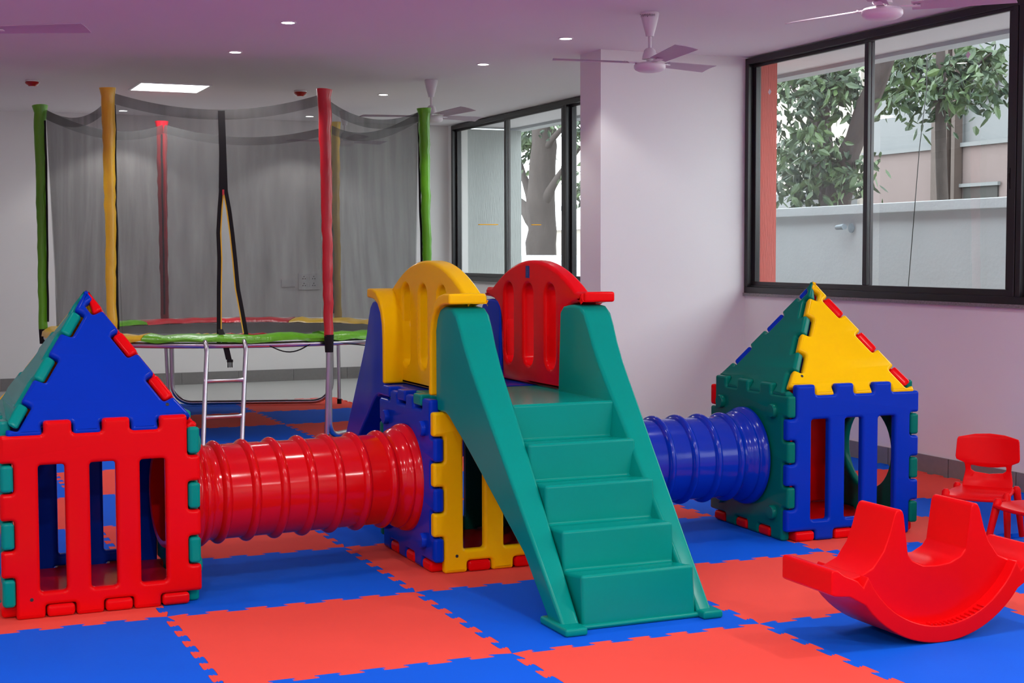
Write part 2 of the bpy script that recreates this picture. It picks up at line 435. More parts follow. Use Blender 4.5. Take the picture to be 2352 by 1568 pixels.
# windows: dark sliding sashes in the right wall
def window(name, y_hi, y_lo, splits, units):
    """splits: sash boundaries from y_hi down to y_lo; units: boundaries that are heavy coupled frames"""
    w = bpy.data.objects.new(name, None); COL.objects.link(w); struct(w)
    x0, x1 = XR - .012, XR + .10
    bm = bmesh.new(); t = .045
    add_box(bm, (x0, y_lo, SILL), (x1, y_hi, SILL + t)); add_box(bm, (x0, y_lo, HEAD - t), (x1, y_hi, HEAD))
    for y in (y_hi, y_lo):
        a, b = (y - t, y) if y == y_hi else (y, y + t)
        add_box(bm, (x0, a, SILL + t), (x1, b, HEAD - t))
    for y in units:
        add_box(bm, (x0, y - t, SILL + t), (x1, y - .004, HEAD - t)); add_box(bm, (x0, y + .004, SILL + t), (x1, y + t, HEAD - t))
        add_box(bm, (x0 + .01, y - .004, SILL + t), (x1, y + .004, HEAD - t))
    # raised track lips
    add_box(bm, (x0 + .03, y_lo + t, SILL + t), (x0 + .034, y_hi - t, SILL + t + .014))
    add_box(bm, (x0 + .07, y_lo + t, SILL + t), (x0 + .074, y_hi - t, SILL + t + .014))
    obj('window_frame', bm, M['alu'], w, smooth=None, bevel=.003, segs=1)
    for i in range(len(splits) - 1):
        a, b = splits[i], splits[i + 1]
        xs = x0 + (.038 if i % 2 else .006)
        if i % 2 == 0: xs = x0 + .042
        else: xs = x0 + .008
        s = .042; ov = .018
        ya, yb = a + (ov if a not in units and a != y_hi else -t + .004), b - (ov if b not in units and b != y_lo else -t + .004)
        z0, z1 = SILL + t - .002, HEAD - t + .002
        bm = bmesh.new()
        add_box(bm, (xs, yb, z0), (xs + .026, ya, z0 + s)); add_box(bm, (xs, yb, z1 - s * .55), (xs + .026, ya, z1))
        add_box(bm, (xs, yb, z0 + s), (xs + .026, yb + s, z1 - s * .55)); add_box(bm, (xs, ya - s, z0 + s), (xs + .026, ya, z1 - s * .55))
        sash = obj('sash', bm, M['alu'], w, smooth=None, bevel=.003, segs=1)
        obj('pane', box(((xs + .010, yb + s - .004, z0 + s - .004), (xs + .016, ya - s + .004, z1 - s * .55 + .004))), M['glass'], sash, smooth=None)
        if i % 2 == 1:
            lat = box(((xs - .006, yb + .012, 1.74), (xs + .002, yb + .026, 1.86)), ((xs - .010, yb + .016, 1.78), (xs - .004, yb + .022, 1.83)))
            obj('latch', lat, M['alu'], sash, smooth=None)
    return w
w1 = window('window_1', 4.915, -3.7, [4.915, 3.455, 2.035, .60, -.84, -2.27, -3.7], [2.035, -.84])
w3 = bpy.data.objects.new('fill_window', None); COL.objects.link(w3); struct(w3)  # unseen glazing added in the front wall to light faces from the front
bm = bmesh.new()
for k in range(7): add_box(bm, (-4.6 + 8.2 * k / 6 - .035, YF - .12, .9), (-4.6 + 8.2 * k / 6 + .035, YF - .05, 2.65))
add_box(bm, (-4.6, YF - .12, .9), (3.6, YF - .05, .96)); add_box(bm, (-4.6, YF - .12, 2.59), (3.6, YF - .05, 2.65))
obj('window_frame', bm, M['alu'], w3, smooth=None)
obj('pane', box(((-4.58, YF - .09, .95), (3.58, YF - .084, 2.6))), M['glass_tint'], w3, smooth=None)
w2 = window('window_2', 11.12, 5.27, [11.12, 9.57, 8.10, 6.68, 5.27], [8.10])
struct(obj('trim_1', box(((XR - .022, -3.75, SILL - .022), (XR + .13, 4.915, SILL))), M['granite'], smooth=None))
struct(obj('trim_2', box(((XR - .022, 5.256, SILL - .022), (XR + .13, 11.14, SILL))), M['granite'], smooth=None))
# white diamond sticker on the first pane, and one on the second
for k, (px, py) in enumerate([(1768, 211), (2224, 126)]):
    c = at_x(px, py, XR + (.030 if k == 0 else -.004) + .009)
    bm = bmesh.new(); r = .022
    q = [bm.verts.new(c + Vector((0, r * math.cos(a), r * math.sin(a)))) for a in (0, PI / 2, PI, 1.5 * PI)]
    bm.faces.new(q)
    g = bmesh.ops.extrude_face_region(bm, geom=bm.faces[:])
    bmesh.ops.translate(bm, vec=(-.001, 0, 0), verts=[v for v in g['geom'] if isinstance(v, bmesh.types.BMVert)])
    s = obj('glass_sticker', bm, M['sticker'], None, smooth=None)
    tag(s, ['small white diamond sticker on the window pane before the salmon column', 'faint diamond sticker on the pane right of the window mullion'][k], 'sticker')

# ------------------------------------------------------------------ foam mats
NT = 13; AMP = .0165
def edge_curve():
    """interlocking wave along 0..1, offset in metres; dovetail hooks as on the mats"""
    pts = []; p = 1.0 / NT
    for k in range(NT):
        s = 1 if k % 2 == 0 else -1
        c = (k + .5) * p
        for du, dv in ((-.40, .0), (-.56, .45), (-.58, .85), (-.42, 1.0), (.42, 1.0), (.58, .85), (.56, .45), (.40, .0)):
            pts.append((c + du * p, dv * s * AMP))
    return [(u, v) for u, v in pts if .012 < u < .988]
EC = edge_curve()
def tile_mesh():
    bm = bmesh.new()
    out = [(0, 0)] + [(u, v) for u, v in EC]                       # bottom edge, left to right
    out += [(1, 0)] + [(1 + v, u) for u, v in EC]                  # right edge, upwards
    out += [(1, 1)] + [(u, 1 + v) for u, v in EC[::-1]]            # top edge
    out += [(0, 1)] + [(v, u) for u, v in EC[::-1]]                # left edge
    # pull the outline in by a hair so that a thin seam stays between neighbours
    g = .0007; P = [Vector(p) for p in out]; out = []
    for i, p in enumerate(P):
        e0, e1 = (p - P[i - 1]), (P[(i + 1) % len(P)] - p)
        e0.normalize(); e1.normalize()
        nrm = Vector((-e0.y - e1.y, e0.x + e1.x))
        out.append(tuple(p + nrm.normalized() * g if nrm.length > 1e-4 else p))
    vs = [bm.verts.new((x, y, 0)) for x, y in out]
    f = bm.faces.new(vs)
    if f.normal.z < 0: f.normal_flip()
    lo = [bm.verts.new((x, y, -.02)) for x, y in out]
    n = len(out)
    for i in range(n): bm.faces.new((vs[i], lo[i], lo[(i + 1) % n], vs[(i + 1) % n]))
    bm.faces.new(lo[::-1])
    me = bpy.data.meshes.new('foam_mat'); bm.normal_update(); bm.to_mesh(me); bm.free()
    return me
TM = {}
for c in ('red', 'blue'):
    TM[c] = tile_mesh(); TM[c].materials.append(M['foam_' + c])
TILE_LABELS = {
    (-1, -1): 'blue foam mat cut by the bottom edge of the photo, left of centre',
    (0, -1): 'red foam mat at the bottom edge, below the stair foot and to its right',
    (1, -1): 'blue foam mat under the red rocker at the bottom right corner',
    (2, -1): 'sliver of red foam mat at the right edge, right of the red rocker base',
    (-2, 0): 'blue foam mat filling the bottom left corner of the photo',
    (-1, 0): 'whole red foam mat in the open foreground, left of the stairs',
    (0, 0): 'blue foam mat on which the green stairs stand',
    (1, 0): 'red foam mat between the green stairs and the red rocker',
    (2, 0): 'blue foam mat behind the red rocker, under the two red chairs',
    (-2, 1): 'red foam mat on which the left playhouse stands',
    (-1, 1): 'blue foam mat below the red tunnel, carrying its shadow',
    (0, 1): 'red foam mat under the front of the climbing tower',
    (1, 1): 'blue foam mat right of the stairs, in front of the blue tunnel',
    (2, 1): 'red foam mat on which the right playhouse stands',
    (3, 1): 'blue foam mat at the right edge, beside the red chair backrest',
    (-2, 2): 'blue foam mat just behind the left playhouse',
    (-1, 2): 'red foam mat seen under the red tunnel, on its far side',
    (0, 2): 'blue foam mat at the back foot of the climbing tower',
    (1, 2): 'red foam mat under the blue tunnel beside the tower',
    (2, 2): 'blue foam mat at the back corner of the right playhouse',
    (3, 2): 'red foam mat along the window wall, right of the right playhouse',
}
COLW = {-2: 'leftmost row, behind the left playhouse', -1: 'row left of the trampoline ladder', 0: 'row under the trampoline ladder', 1: 'row ending at the blue slide', 2: 'row behind the right playhouse', 3: 'row along the window wall'}
BACKW = {8: 'back edge', 7: 'second from the back edge', 6: 'third from the back edge', 5: 'fourth from the back edge', 4: 'fifth from the back edge', 3: 'sixth from the back edge'}
for j in range(-1, 9):
    for i in range(-2, 4):
        if i >= 2 and j > 3 or (i, j) in ((-2, -1), (3, -1), (3, 0)): continue
        c = 'blue' if (i + j) % 2 == 0 else 'red'
        o = bpy.data.objects.new('foam_mat', TM[c]); COL.objects.link(o); o.location = (i, j, 0)
        if (i, j) in TILE_LABELS: lab = TILE_LABELS[(i, j)]
        elif i >= 2: lab = f'{c} foam mat seen past the right playhouse, in the {COLW[i]}'
        else: lab = f'{c} foam mat {BACKW[j]}, {COLW[i]}'
        tag(o, lab, 'floor mat', 'interlocking red and blue foam floor mats')

# ------------------------------------------------------------------ puzzle panels
LP, TP = .75, .05
CP = (LP - 2 * TP) / 6
def panel_outline(mirror=False):
    pts = []
    for e in range(4):
        seg = []
        lv, hv = LP - TP, LP
        seg.append((TP, lv))
        for k in range(6):
            if k % 2 == 1:
                a, b = TP + k * CP + .003, TP + (k + 1) * CP - .003
                if k == 5: b = LP - TP
                seg += [(a, lv), (a, hv), (b, hv)] + ([(b, lv)] if k < 5 else [])
        for x, y in seg:
            x, y = x - LP / 2, y - LP / 2
            for _ in range(e): x, y = y, -x
            pts.append((x + LP / 2, y + LP / 2))
    return fillet(pts, .013, 3)
SLOTS = [rrect(c - .049, .10, c + .049, .583, .014) for c in (.187, .376, .565)]
HOLE = [circle(LP / 2, LP / 2, .205)]
SLOTS_B = [[(p[0] + .04, p[1]) for p in s] for s in SLOTS]
def flip_mesh(me):
    me.transform(Matrix.Translation((LP, 0, 0)) @ Matrix.Scale(-1, 4, (1, 0, 0))); me.flip_normals(); return me
def wall_panel(kind, mirror):
    me = slab_mesh('panel', panel_outline(), {'slots': SLOTS, 'slots_b': SLOTS_B, 'hole': HOLE, 'plain': []}[kind], TP - .003, .015, 3, -TP / 2)
    return flip_mesh(me) if mirror else me
def cube_frames(x0, y0, yo=0):
    return {'front': frame_mtx((x0, y0, 0), (1, 0, 0), (0, 0, 1)), 'right': frame_mtx((x0 + LP, y0, 0), (0, 1, 0), (0, 0, 1)),
            'back': frame_mtx((x0 + LP, y0 + LP, 0), (-1, 0, 0), (0, 0, 1)), 'left': frame_mtx((x0, y0 + LP, 0), (0, -1, 0), (0, 0, 1)),
            'floor': frame_mtx((x0, y0 + LP, 0), (1, 0, 0), (0, -1, 0))}
def knobs(parent, m, mirror):
    for sx in (-1, 1):
        for sy in (-1, 1):
            bm = bmesh.new()
            add_lathe(bm, [(.034, -.004), (.034, .016), (.030, .021), (.0001, .021)], 20, Matrix.Translation((LP / 2 + sx * .25, LP / 2 + sy * .245, 0)), caps=False)
            obj('bolt_cap', bm, m, parent, smooth=40)
def screw(parent, x, y):
    bm = bmesh.new()
    add_lathe(bm, [(.007, -.003), (.007, .0012), (.0045, .0018), (.0035, .0005), (.0001, .0005)], 12, Matrix.Translation((x, y, -.0015)), caps=False)
    obj('screw', bm, M['hole'], parent, smooth=40)
def build_cube(root, frames_, spec, mirror):
    out = {}
    for side, (kind, col) in spec.items():
        me = wall_panel(kind, mirror)
        nm = 'floor_panel' if side == 'floor' else 'wall_panel'
        o = link_mesh(nm, me, M[col], root, mtx=frames_[side])
        w = o.modifiers.new('face_normals', 'WEIGHTED_NORMAL'); w.keep_sharp = True
        o['label'] = {'floor': f'{col} floor panel', 'front': f'{col} front panel', 'left': f'{col} left side panel', 'right': f'{col} right side panel', 'back': f'{col} back panel'}[side].replace('teal', 'green')
        if kind == 'hole': knobs(o, M[col], mirror)
        if side == 'front': screw(o, .105 if not mirror else LP - .105, .075)
        out[side] = o
    return out

RZ0, APEX = .702, 1.245
def roof_outline(mirror=False):
    Hh = math.hypot(LP / 2, APEX - RZ0)
    pts = []
    d = .05; e0 = .07
    def onedge(side, s, rec):
        a = Vector((0, 0)) if side == 'l' else Vector((LP, 0)); b = Vector((LP / 2, Hh))
        p = a.lerp(b, s); t = (b - a).normalized()
        nrm = Vector((t.y, -t.x)) if side == 'l' else Vector((-t.y, t.x))
        return p + nrm * (d if rec else .004)
    # bottom edge left to right: own teeth in cells 0, 2, 4
    for k in range(6):
        a, b = TP + k * CP, TP + (k + 1) * CP
        if k % 2 == 0:
            a, b = a + .003, b - .003
            if k == 0: a = TP * .55
            pts += ([(a, 0)] if k == 0 else [(a, TP), (a, 0)]) + [(b, 0), (b, TP)]
    # right tip, then up the right edge: gaps in segments 1, 3, 5
    ss = [e0 + (1 - e0) * k / 6 for k in range(7)]
    pts.append((LP - TP * .45, TP))
    ed = []
    for k in range(6):
        rec = k % 2 == 1
        a, b = ss[k], ss[k + 1]
        if not rec:
            if k > 0: ed.append(onedge('r', a + .004, False))
            ed.append(onedge('r', b - .004, False))
        else:
            ed.append(onedge('r', a - .002, True))
            if k < 5: ed.append(onedge('r', b + .002, True))
            else: ed += [onedge('r', .915, True), onedge('r', .92, False), onedge('r', .985, False)]
    pts += [tuple(p) for p in ed]
    # apex, then down the left edge: gaps in 0, 2, 4 (listed top to bottom)
    ed = []
    for k in range(5, -1, -1):
        rec = k % 2 == 0
        a, b = ss[k], ss[k + 1]
        if not rec:
            ed.append(onedge('l', .985 if k == 5 else b - .004, False)); ed.append(onedge('l', a + .004, False))
        else:
            ed.append(onedge('l', b + .002, True)); ed.append(onedge('l', a - .002, True))
    pts += [tuple(p) for p in ed]
    pts.append(tuple(onedge('l', e0 - .012, False)))
    return fillet(pts, .012, 3)
def build_roof(root, x0, y0, cols, mirror):
    me0 = slab_mesh('roof', roof_outline(), [], TP - .004, .015, 3, -TP / 2)
    Hr = math.hypot(LP / 2, APEX - RZ0)
    for v in me0.vertices:      # the slabs thin out towards the apex where four of them meet
        v.co.z = max(v.co.z, -max(0.0, 1 - v.co.y / Hr) * .30 - .001)
    if mirror: flip_mesh(me0)
    c = (x0 + LP / 2, y0 + LP / 2, APEX)
    corners = {'front': ((x0, y0), (1, 0, 0), (0, 1)), 'right': ((x0 + LP, y0), (0, 1, 0), (-1, 0)), 'back': ((x0 + LP, y0 + LP), (-1, 0, 0), (0, -1)), 'left': ((x0, y0 + LP), (0, -1, 0), (1, 0))}
    for side, col in cols.items():
        (ox, oy), xa, inn = corners[side]
        ya = Vector((inn[0] * LP / 2, inn[1] * LP / 2, APEX - RZ0))
        me = me0.copy()
        o = link_mesh('roof_panel', me, M[col], root, mtx=frame_mtx((ox, oy, RZ0), xa, ya))
        w = o.modifiers.new('face_normals', 'WEIGHTED_NORMAL'); w.keep_sharp = True
        o['label'] = f'{col} {side} roof panel'.replace('teal', 'green')
        if side == 'front': screw(o, LP - .115 if not mirror else .115, .105)

def playhouse(x0, y0, rz, label, walls, roof, mirror):
    root = thing('playhouse', label, 'playhouse', (x0, y0, 0), rz, 'puzzle panel playhouses')
    build_cube(root, cube_frames(0, 0), walls, mirror)
    build_roof(root, 0, 0, roof, mirror)
    return root
playhouse(-1.58, 1.160, 0.01, 'playhouse at the left edge with red slotted front and blue triangular roof panel',
          {'front': ('slots', 'red'), 'left': ('plain', 'teal'), 'back': ('slots_b', 'blue'), 'right': ('hole', 'teal'), 'floor': ('plain', 'red')},
          {'front': 'blue', 'left': 'teal', 'right': 'red', 'back': 'yellow'}, False)
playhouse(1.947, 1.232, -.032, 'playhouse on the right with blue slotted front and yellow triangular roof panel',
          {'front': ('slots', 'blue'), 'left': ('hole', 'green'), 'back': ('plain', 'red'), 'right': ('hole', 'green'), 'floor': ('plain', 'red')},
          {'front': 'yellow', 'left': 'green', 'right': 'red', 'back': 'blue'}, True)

# ------------------------------------------------------------------ crawl tunnels
def tunnel(a, b, m, label):
    a, b = Vector(a), Vector(b); Ln = (b - a).length
    root = thing('crawl_tunnel', label, 'tunnel', tuple((a + b) / 2 - Vector((0, 0, a.z))), 0)
    z = (b - a).normalized(); x = z.cross(Vector((0, 0, 1))).normalized(); y = z.cross(x)
    o = a - Vector(root.location)
    mt = Matrix(((x.x, y.x, z.x, o.x), (x.y, y.y, z.y, o.y), (x.z, y.z, z.z, o.z), (0, 0, 0, 1)))
    prof = []
    r0, hr, hw = .199, .019, .021
    def rib(c, h=hr, w=hw):
        return [(r0 + h * math.cos(t * PI / 2) ** .8 if abs(t) < 1 else r0, c + w * t) for t in (-1.35, -1, -.85, -.6, -.3, 0, .3, .6, .85, 1, 1.35)]
    def flange(c, s):
        q = [(r0, -.085), (.212, -.07), (.222, -.055), (.224, -.048), (.219, -.040), (.224, -.032), (.236, -.024), (.241, -.012), (.241, 0.0), (.232, .004)]
        return [(r, c + s * d) for r, d in (q if s > 0 else q[::-1])]
    n = 7
    prof += flange(.0, -1)
    for k in range(n):
        prof += rib(Ln * (k + 1.05) / (n + 1.1))
    prof += flange(Ln, 1)
    inner = [(.190, Ln + .004), (.190, Ln + .09), (.186, Ln + .09), (.186, -.09), (.19, -.09), (.19, -.004)]
    prof = prof + inner
    bm = bmesh.new(); add_lathe(bm, prof + [prof[0]], 64, mt, caps=False)
    bmesh.ops.remove_doubles(bm, verts=bm.verts[:], dist=1e-6)
    obj('ribbed_tube', bm, m, root, smooth=55)
    for off in (-.094, Ln + .07):
        bm = bmesh.new()
        add_lathe(bm, [(.186, off), (.212, off), (.216, off + .006), (.216, off + .018), (.212, off + .024), (.186, off + .024), (.186, off)], 56, mt, caps=False)
        bmesh.ops.remove_doubles(bm, verts=bm.verts[:], dist=1e-6)
        obj('locking_ring', bm, m, root, smooth=40)
    return root
tunnel((-.828, 1.545, .375), (.172, 1.625, .375), M['red_tube'], 'red ribbed crawl tunnel between the left playhouse and the climbing tower')
tunnel((.932, 1.628, .375), (1.945, 1.606, .375), M['blue_tube'], 'blue ribbed crawl tunnel between the climbing tower and the right playhouse')

# ------------------------------------------------------------------ climbing tower
TX, TY = .177, 1.257
tower = thing('climbing_tower', 'climbing tower with green stairs, yellow and red arched guards and a blue slide behind', 'climbing frame', (TX, TY, 0))
def lt(x, y, z=0): return (x - TX, y - TY, z)
build_cube(tower, cube_frames(0, 0), {'front': ('slots', 'yellow'), 'left': ('hole', 'blue'), 'right': ('hole', 'blue'), 'back': ('slots', 'green'), 'floor': ('plain', 'red')}, False)

def lerp(a, b, t): return a + (b - a) * t
RAIL = [((1.335, 1.085), (1.335, .70)), ((1.322, 1.125), (1.322, .70)), ((1.29, 1.148), (1.29, .70)), ((1.20, 1.153), (1.22, .70)), ((1.135, 1.148), (1.17, .685)), ((1.095, 1.125), (1.13, .66)),
        ((1.06, 1.075), (1.09, .635)), ((1.02, 1.005), (1.05, .61)), ((.96, .92), (.98, .565)), ((.90, .85), (.92, .525)), ((.80, .738), (.84, .47)), ((.66, .578), (.70, .375)), ((.40, .283), (.50, .235)), ((.178, .030), (.31, .030)), ((.155, .004), (.30, .004))]
def rail_mesh(xi_top, xi_bot, xo_top, xo_bot, flip=False):
    bm = bmesh.new(); rows = []
    sg = 1 if xi_top > xo_top else -1
    for (tp, lw) in RAIL:
        t = max(0, min(1, tp[1] / 1.15))
        xi, xo = lerp(xi_bot, xi_top, t), lerp(xo_bot, xo_top, t)
        dr = .28 * (tp[1] - lw[1]) * max(.10, min(1, (1.12 - tp[0]) / .45))
        q = [(xi, *tp), (xo, *tp), (xo, *lw), (xi + sg * dr, *lw)]
        rows.append([bm.verts.new(lt(x, 3.345 - y if flip else y, z)) for x, y, z in q])
    for r0, r1 in zip(rows, rows[1:]):
        for i in range(4): bm.faces.new((r0[i], r0[(i + 1) % 4], r1[(i + 1) % 4], r1[i]))
    bm.faces.new(rows[0]); bm.faces.new(rows[-1])
    return bm
def prism_x(bm, prof, x0, x1):
    A = [bm.verts.new(lt(x0, y, z)) for y, z in prof]; B = [bm.verts.new(lt(x1, y, z)) for y, z in prof]
    n = len(prof)
    for i in range(n): bm.faces.new((A[i], A[(i + 1) % n], B[(i + 1) % n], B[i]))
    bm.faces.new(A); bm.faces.new(B[::-1])
STEP = [(.181, .008), (.195, .198), (.349, .181), (.357, .334), (.505, .329), (.511, .483), (.660, .475), (.668, .625), (.819, .618), (.832, .765),
        (1.28, .765), (1.30, .760), (1.30, .71), (.90, .68), (.86, .55), (.42, .13), (.26, .008)]
bm = bmesh.new(); prism_x(bm, STEP, .36, .835)
stairs = obj('stairs', bm, M['teal'], tower, smooth=35, bevel=.013, segs=3)
stairs['label'] = 'green stairs with five steps'
for (a, b, c, d) in ((.37, .345, .215, .275), (.805, .84, .94, .9)):
    obj('side_rail', rail_mesh(a, b, c, d), M['teal'], stairs, smooth=35, bevel=.016, segs=3)
# foot flange under the stairs
bm = bmesh.new()
add_box(bm, lt(.255, .105, 0), lt(.345, .335, .030)); add_box(bm, lt(.84, .130, 0), lt(.925, .335, .030)); add_box(bm, lt(.33, .170, 0), lt(.85, .215, .020))
obj('foot_flange', bm, M['teal'], stairs, bevel=.009, segs=2)
# platform halves interlock with the tower walls: teeth in the gaps of the side panels
def platform(y0, y1, cells_l, cells_r):
    x0, x1 = TP, LP - TP
    pts = [(x0, y0), (x1, y0)]
    for k in cells_r:      # right wall seen from outside runs towards +y: its gaps are cells 0, 2, 4
        a, b = TP + k * CP + .004, TP + (k + 1) * CP - .004
        pts += [(x1, a), (LP, a), (LP, b), (x1, b)]
    pts += [(x1, y1), (x0, y1)]
    for k in cells_l:      # left wall runs towards -y
        b, a = LP - TP - k * CP - .004, LP - TP - (k + 1) * CP + .004
        pts += [(x0, b), (0, b), (0, a), (x0, a)]
    return fillet(pts, .010, 3)
pg = slab('platform', platform(.03, .372, [4], [0]), [], .05, M['teal'], stairs, Matrix.Translation((0, 0, .738)), bev=.01)
bm = bmesh.new(); add_box(bm, (.255, .10, .7625), (.345, .118, .766)); obj('slot_tab', bm, M['yellow'], pg, smooth=None, bevel=.0015)
bm = bmesh.new(); add_box(bm, (.50, .085, .7625), (.545, .098, .766)); obj('slot_tab', bm, M['yellow'], pg, smooth=None, bevel=.0015)
# slide behind
SL = []
for k in range(15):
    t = k / 14; y = 2.0 + t * 1.2; z = .765 - .755 * (3 * t * t - 2 * t ** 3) * .35 - .755 * t * .65
    SL.append((y, z))
prof = [(1.64, .765)] + SL + [(3.20, .002), (3.03, .002)] + [(y, z - .05) for y, z in SL[:-3][::-1]] + [(1.64, .70)]
bm = bmesh.new(); prism_x(bm, prof, .345, .835)
slide = obj('slide', bm, M['blue'], tower, smooth=40, bevel=.01, segs=2)
slide['label'] = 'blue slide on the far side'
for (a, b, c, d) in ((.37, .345, .215, .275), (.805, .84, .94, .9)):
    obj('side_rail', rail_mesh(a, b, c, d, True), M['blue'], slide, smooth=35, bevel=.016, segs=3)
slab('platform', platform(.378, .72, [0, 2], [2, 4]), [], .05, M['blue'], slide, Matrix.Translation((0, 0, .738)), bev=.01)

# arched guards: a slotted plate with an outward flange and two shoulders that hook over the rails
def guard(x_in, x_out, x_fl, m, name_label):
    yc = 1.665
    hs = .333         # half width of the body
    arch = []
    for k in range(25):
        t = -1 + 2 * k / 24
        arch.append((yc - .01 - t * .475, 1.209 + .136 * max(0, 1 - abs(t) ** 2.0)))      # from rear (+y) to front
    hook = [(.333, .766), (.333, .975), (.340, 1.04), (.362, 1.095), (.40, 1.135), (.45, 1.156), (.50, 1.163), (.562, 1.165)]
    lip = [(.305, .766), (.305, .985), (.312, 1.055), (.336, 1.118), (.378, 1.166), (.43, 1.198), (.49, 1.209), (.562, 1.209)]
    low = [(yc - y, z) for y, z in hook[::-1]]; rear = [(yc + y, z) for y, z in hook]
    outline = arch + [(yc - .545, 1.203), (yc - .547, 1.172)] + low + rear + [(yc + .547, 1.172), (yc + .545, 1.203)]
    slots = []
    for c in (1.922, 1.69, 1.445):
        q = []
        for k in range(9): a = PI * k / 8; q.append(Vector((c + .056 * math.cos(a), 1.180 + .056 * math.sin(a))))
        for k in range(9): a = PI + PI * k / 8; q.append(Vector((c + .056 * math.cos(a), .908 + .056 * math.sin(a))))
        slots.append(q)
    th = abs(x_out - x_in); xm = (x_in + x_out) / 2
    mt = frame_mtx(lt(xm, 0, 0), (0, 1, 0), (0, 0, 1))
    o = slab('arched_guard', fillet([Vector(p) for p in outline], .006, 2), slots, th, m, tower, mt, bev=.016, segs=3)
    o['label'] = name_label
    # flange sheet along the sides, curling out into the shoulders that hook over the rails
    for s in (-1, 1):
        bm = bmesh.new()
        xa, xb = x_fl, x_out + (-.012 if x_out > x_in else .012)
        n = len(hook); V = {}
        for nm, pth in (('h', hook), ('l', lip)):
            for i, (y, z) in enumerate(pth):
                V[nm, i, 0] = bm.verts.new(lt(xa, yc + s * y, z)); V[nm, i, 1] = bm.verts.new(lt(xb, yc + s * y, z))
        for i in range(n - 1):
            for nm in 'hl': bm.faces.new((V[nm, i, 0], V[nm, i + 1, 0], V[nm, i + 1, 1], V[nm, i, 1]))
            for e in (0, 1): bm.faces.new((V['h', i, e], V['h', i + 1, e], V['l', i + 1, e], V['l', i, e]))
        for i in (0, n - 1): bm.faces.new((V['h', i, 0], V['h', i, 1], V['l', i, 1], V['l', i, 0]))
        obj('flange', bm, m, o, smooth=40, bevel=.010, segs=3, mtx=mt.inverted())
    return o
gy = guard(.285, .372, .192, M['yellow'], 'yellow arched guard')
gr = guard(.880, .808, .965, M['red'], 'red arched guard')
# label plate on the red guard with a stamped emblem
lbl = obj('label_plate', box((lt(.8055, 1.668, 1.262), lt(.812, 1.708, 1.318))), M['label'], tower, smooth=None)
lbl['label'] = 'blue label plate'
bm = bmesh.new()
for zc in (1.305, 1.278):
    for q in ((.0, .009), (.0055, .0), (-.0055, .0)):
        add_box(bm, lt(.8050, 1.688 + q[0] - .002, zc + q[1] - .006), lt(.8056, 1.688 + q[0] + .002, zc + q[1] + .006))
add_box(bm, lt(.8050, 1.676, 1.290), lt(.8056, 1.700, 1.2925))
obj('emblem', bm, M['label_ink'], lbl, smooth=None)

# ------------------------------------------------------------------ red rocker
RX, RY, RYAW = 1.452, -.335, 0.0
rock = thing('rocker', 'red plastic three-seat rocker at the bottom right', 'rocker', (RX, RY, 0), RYAW)
HWR = .15
R_ = .425
def arc(r, c, x0, x1, n):
    return [(x0 + (x1 - x0) * k / n, c - math.sqrt(max(0, r * r - (x0 + (x1 - x0) * k / n) ** 2))) for k in range(n + 1)]
outer = arc(R_, R_, -.335, .335, 24)
# moulded body: end seats, two backrests, middle seat
right = [(.0, .268), (.06, .272), (.105, .292), (.128, .318), (.140, .40), (.149, .462), (.154, .474), (.164, .480), (.178, .476), (.186, .462), (.205, .40), (.232, .335), (.275, .281), (.330, .258), (.39, .248)]
top = [(-x, z) for x, z in right[::-1]] + right[1:]
low = arc(R_ - .05, R_, -.31, .31, 20)
body = top + [(.40, .225), (.33, .205)] + low[::-1] + [(-.33, .205), (-.40, .225)]
def prism_y(bm, prof, hw):
    """hw: half width as function of (x, z)"""
    A = [bm.verts.new((x, -hw(x, z), z)) for x, z in prof]; B = [bm.verts.new((x, hw(x, z), z)) for x, z in prof]
    n = len(prof)
    for i in range(n): bm.faces.new((A[i], A[(i + 1) % n], B[(i + 1) % n], B[i]))
    bm.faces.new(A); bm.faces.new(B[::-1])
    bmesh.ops.triangulate(bm, faces=[f for f in bm.faces if len(f.verts) > 4])
bm = bmesh.new(); prism_y(bm, body, lambda x, z: .110 - .014 * max(0, min(1, (.30 - z) / .2)))
obj('seat_body', bm, M['rocker'], rock, smooth=40, bevel=.012, segs=3)
band = outer + [(.40, .200), (.462, .206), (.478, .215), (.478, .290), (.470, .298), (.452, .296), (.425, .276), (.395, .264), (.368, .252)]
inn = arc(R_ - .062, R_, -.325, .325, 24)
band = band + [(.345, .228)] + inn[::-1] + [(-.345, .228), (-.368, .252), (-.395, .264), (-.425, .276), (-.452, .296), (-.470, .298), (-.478, .290), (-.478, .215), (-.462, .206), (-.40, .200)]
bm = bmesh.new(); prism_y(bm, band, lambda x, z: HWR)
obj('rocker_base', bm, M['rocker'], rock, smooth=40, bevel=.014, segs=3)
for s in (-1, 1):
    bm = bmesh.new()
    for k in range(13):
        x = -.05 + k * .019; r = R_ - .062
        z = R_ - math.sqrt(r * r - x * x); a = math.asin(x / r)
        m4 = Matrix.Translation((x, s * (HWR - .019), z + .001)) @ Matrix.Rotation(-a, 4, 'Y')
        add_box(bm, (-.0035, -.017, -.003), (.0035, .015, .006), m4)
    obj('footrest_ridges', bm, M['rocker'], rock, bevel=.002, segs=1)

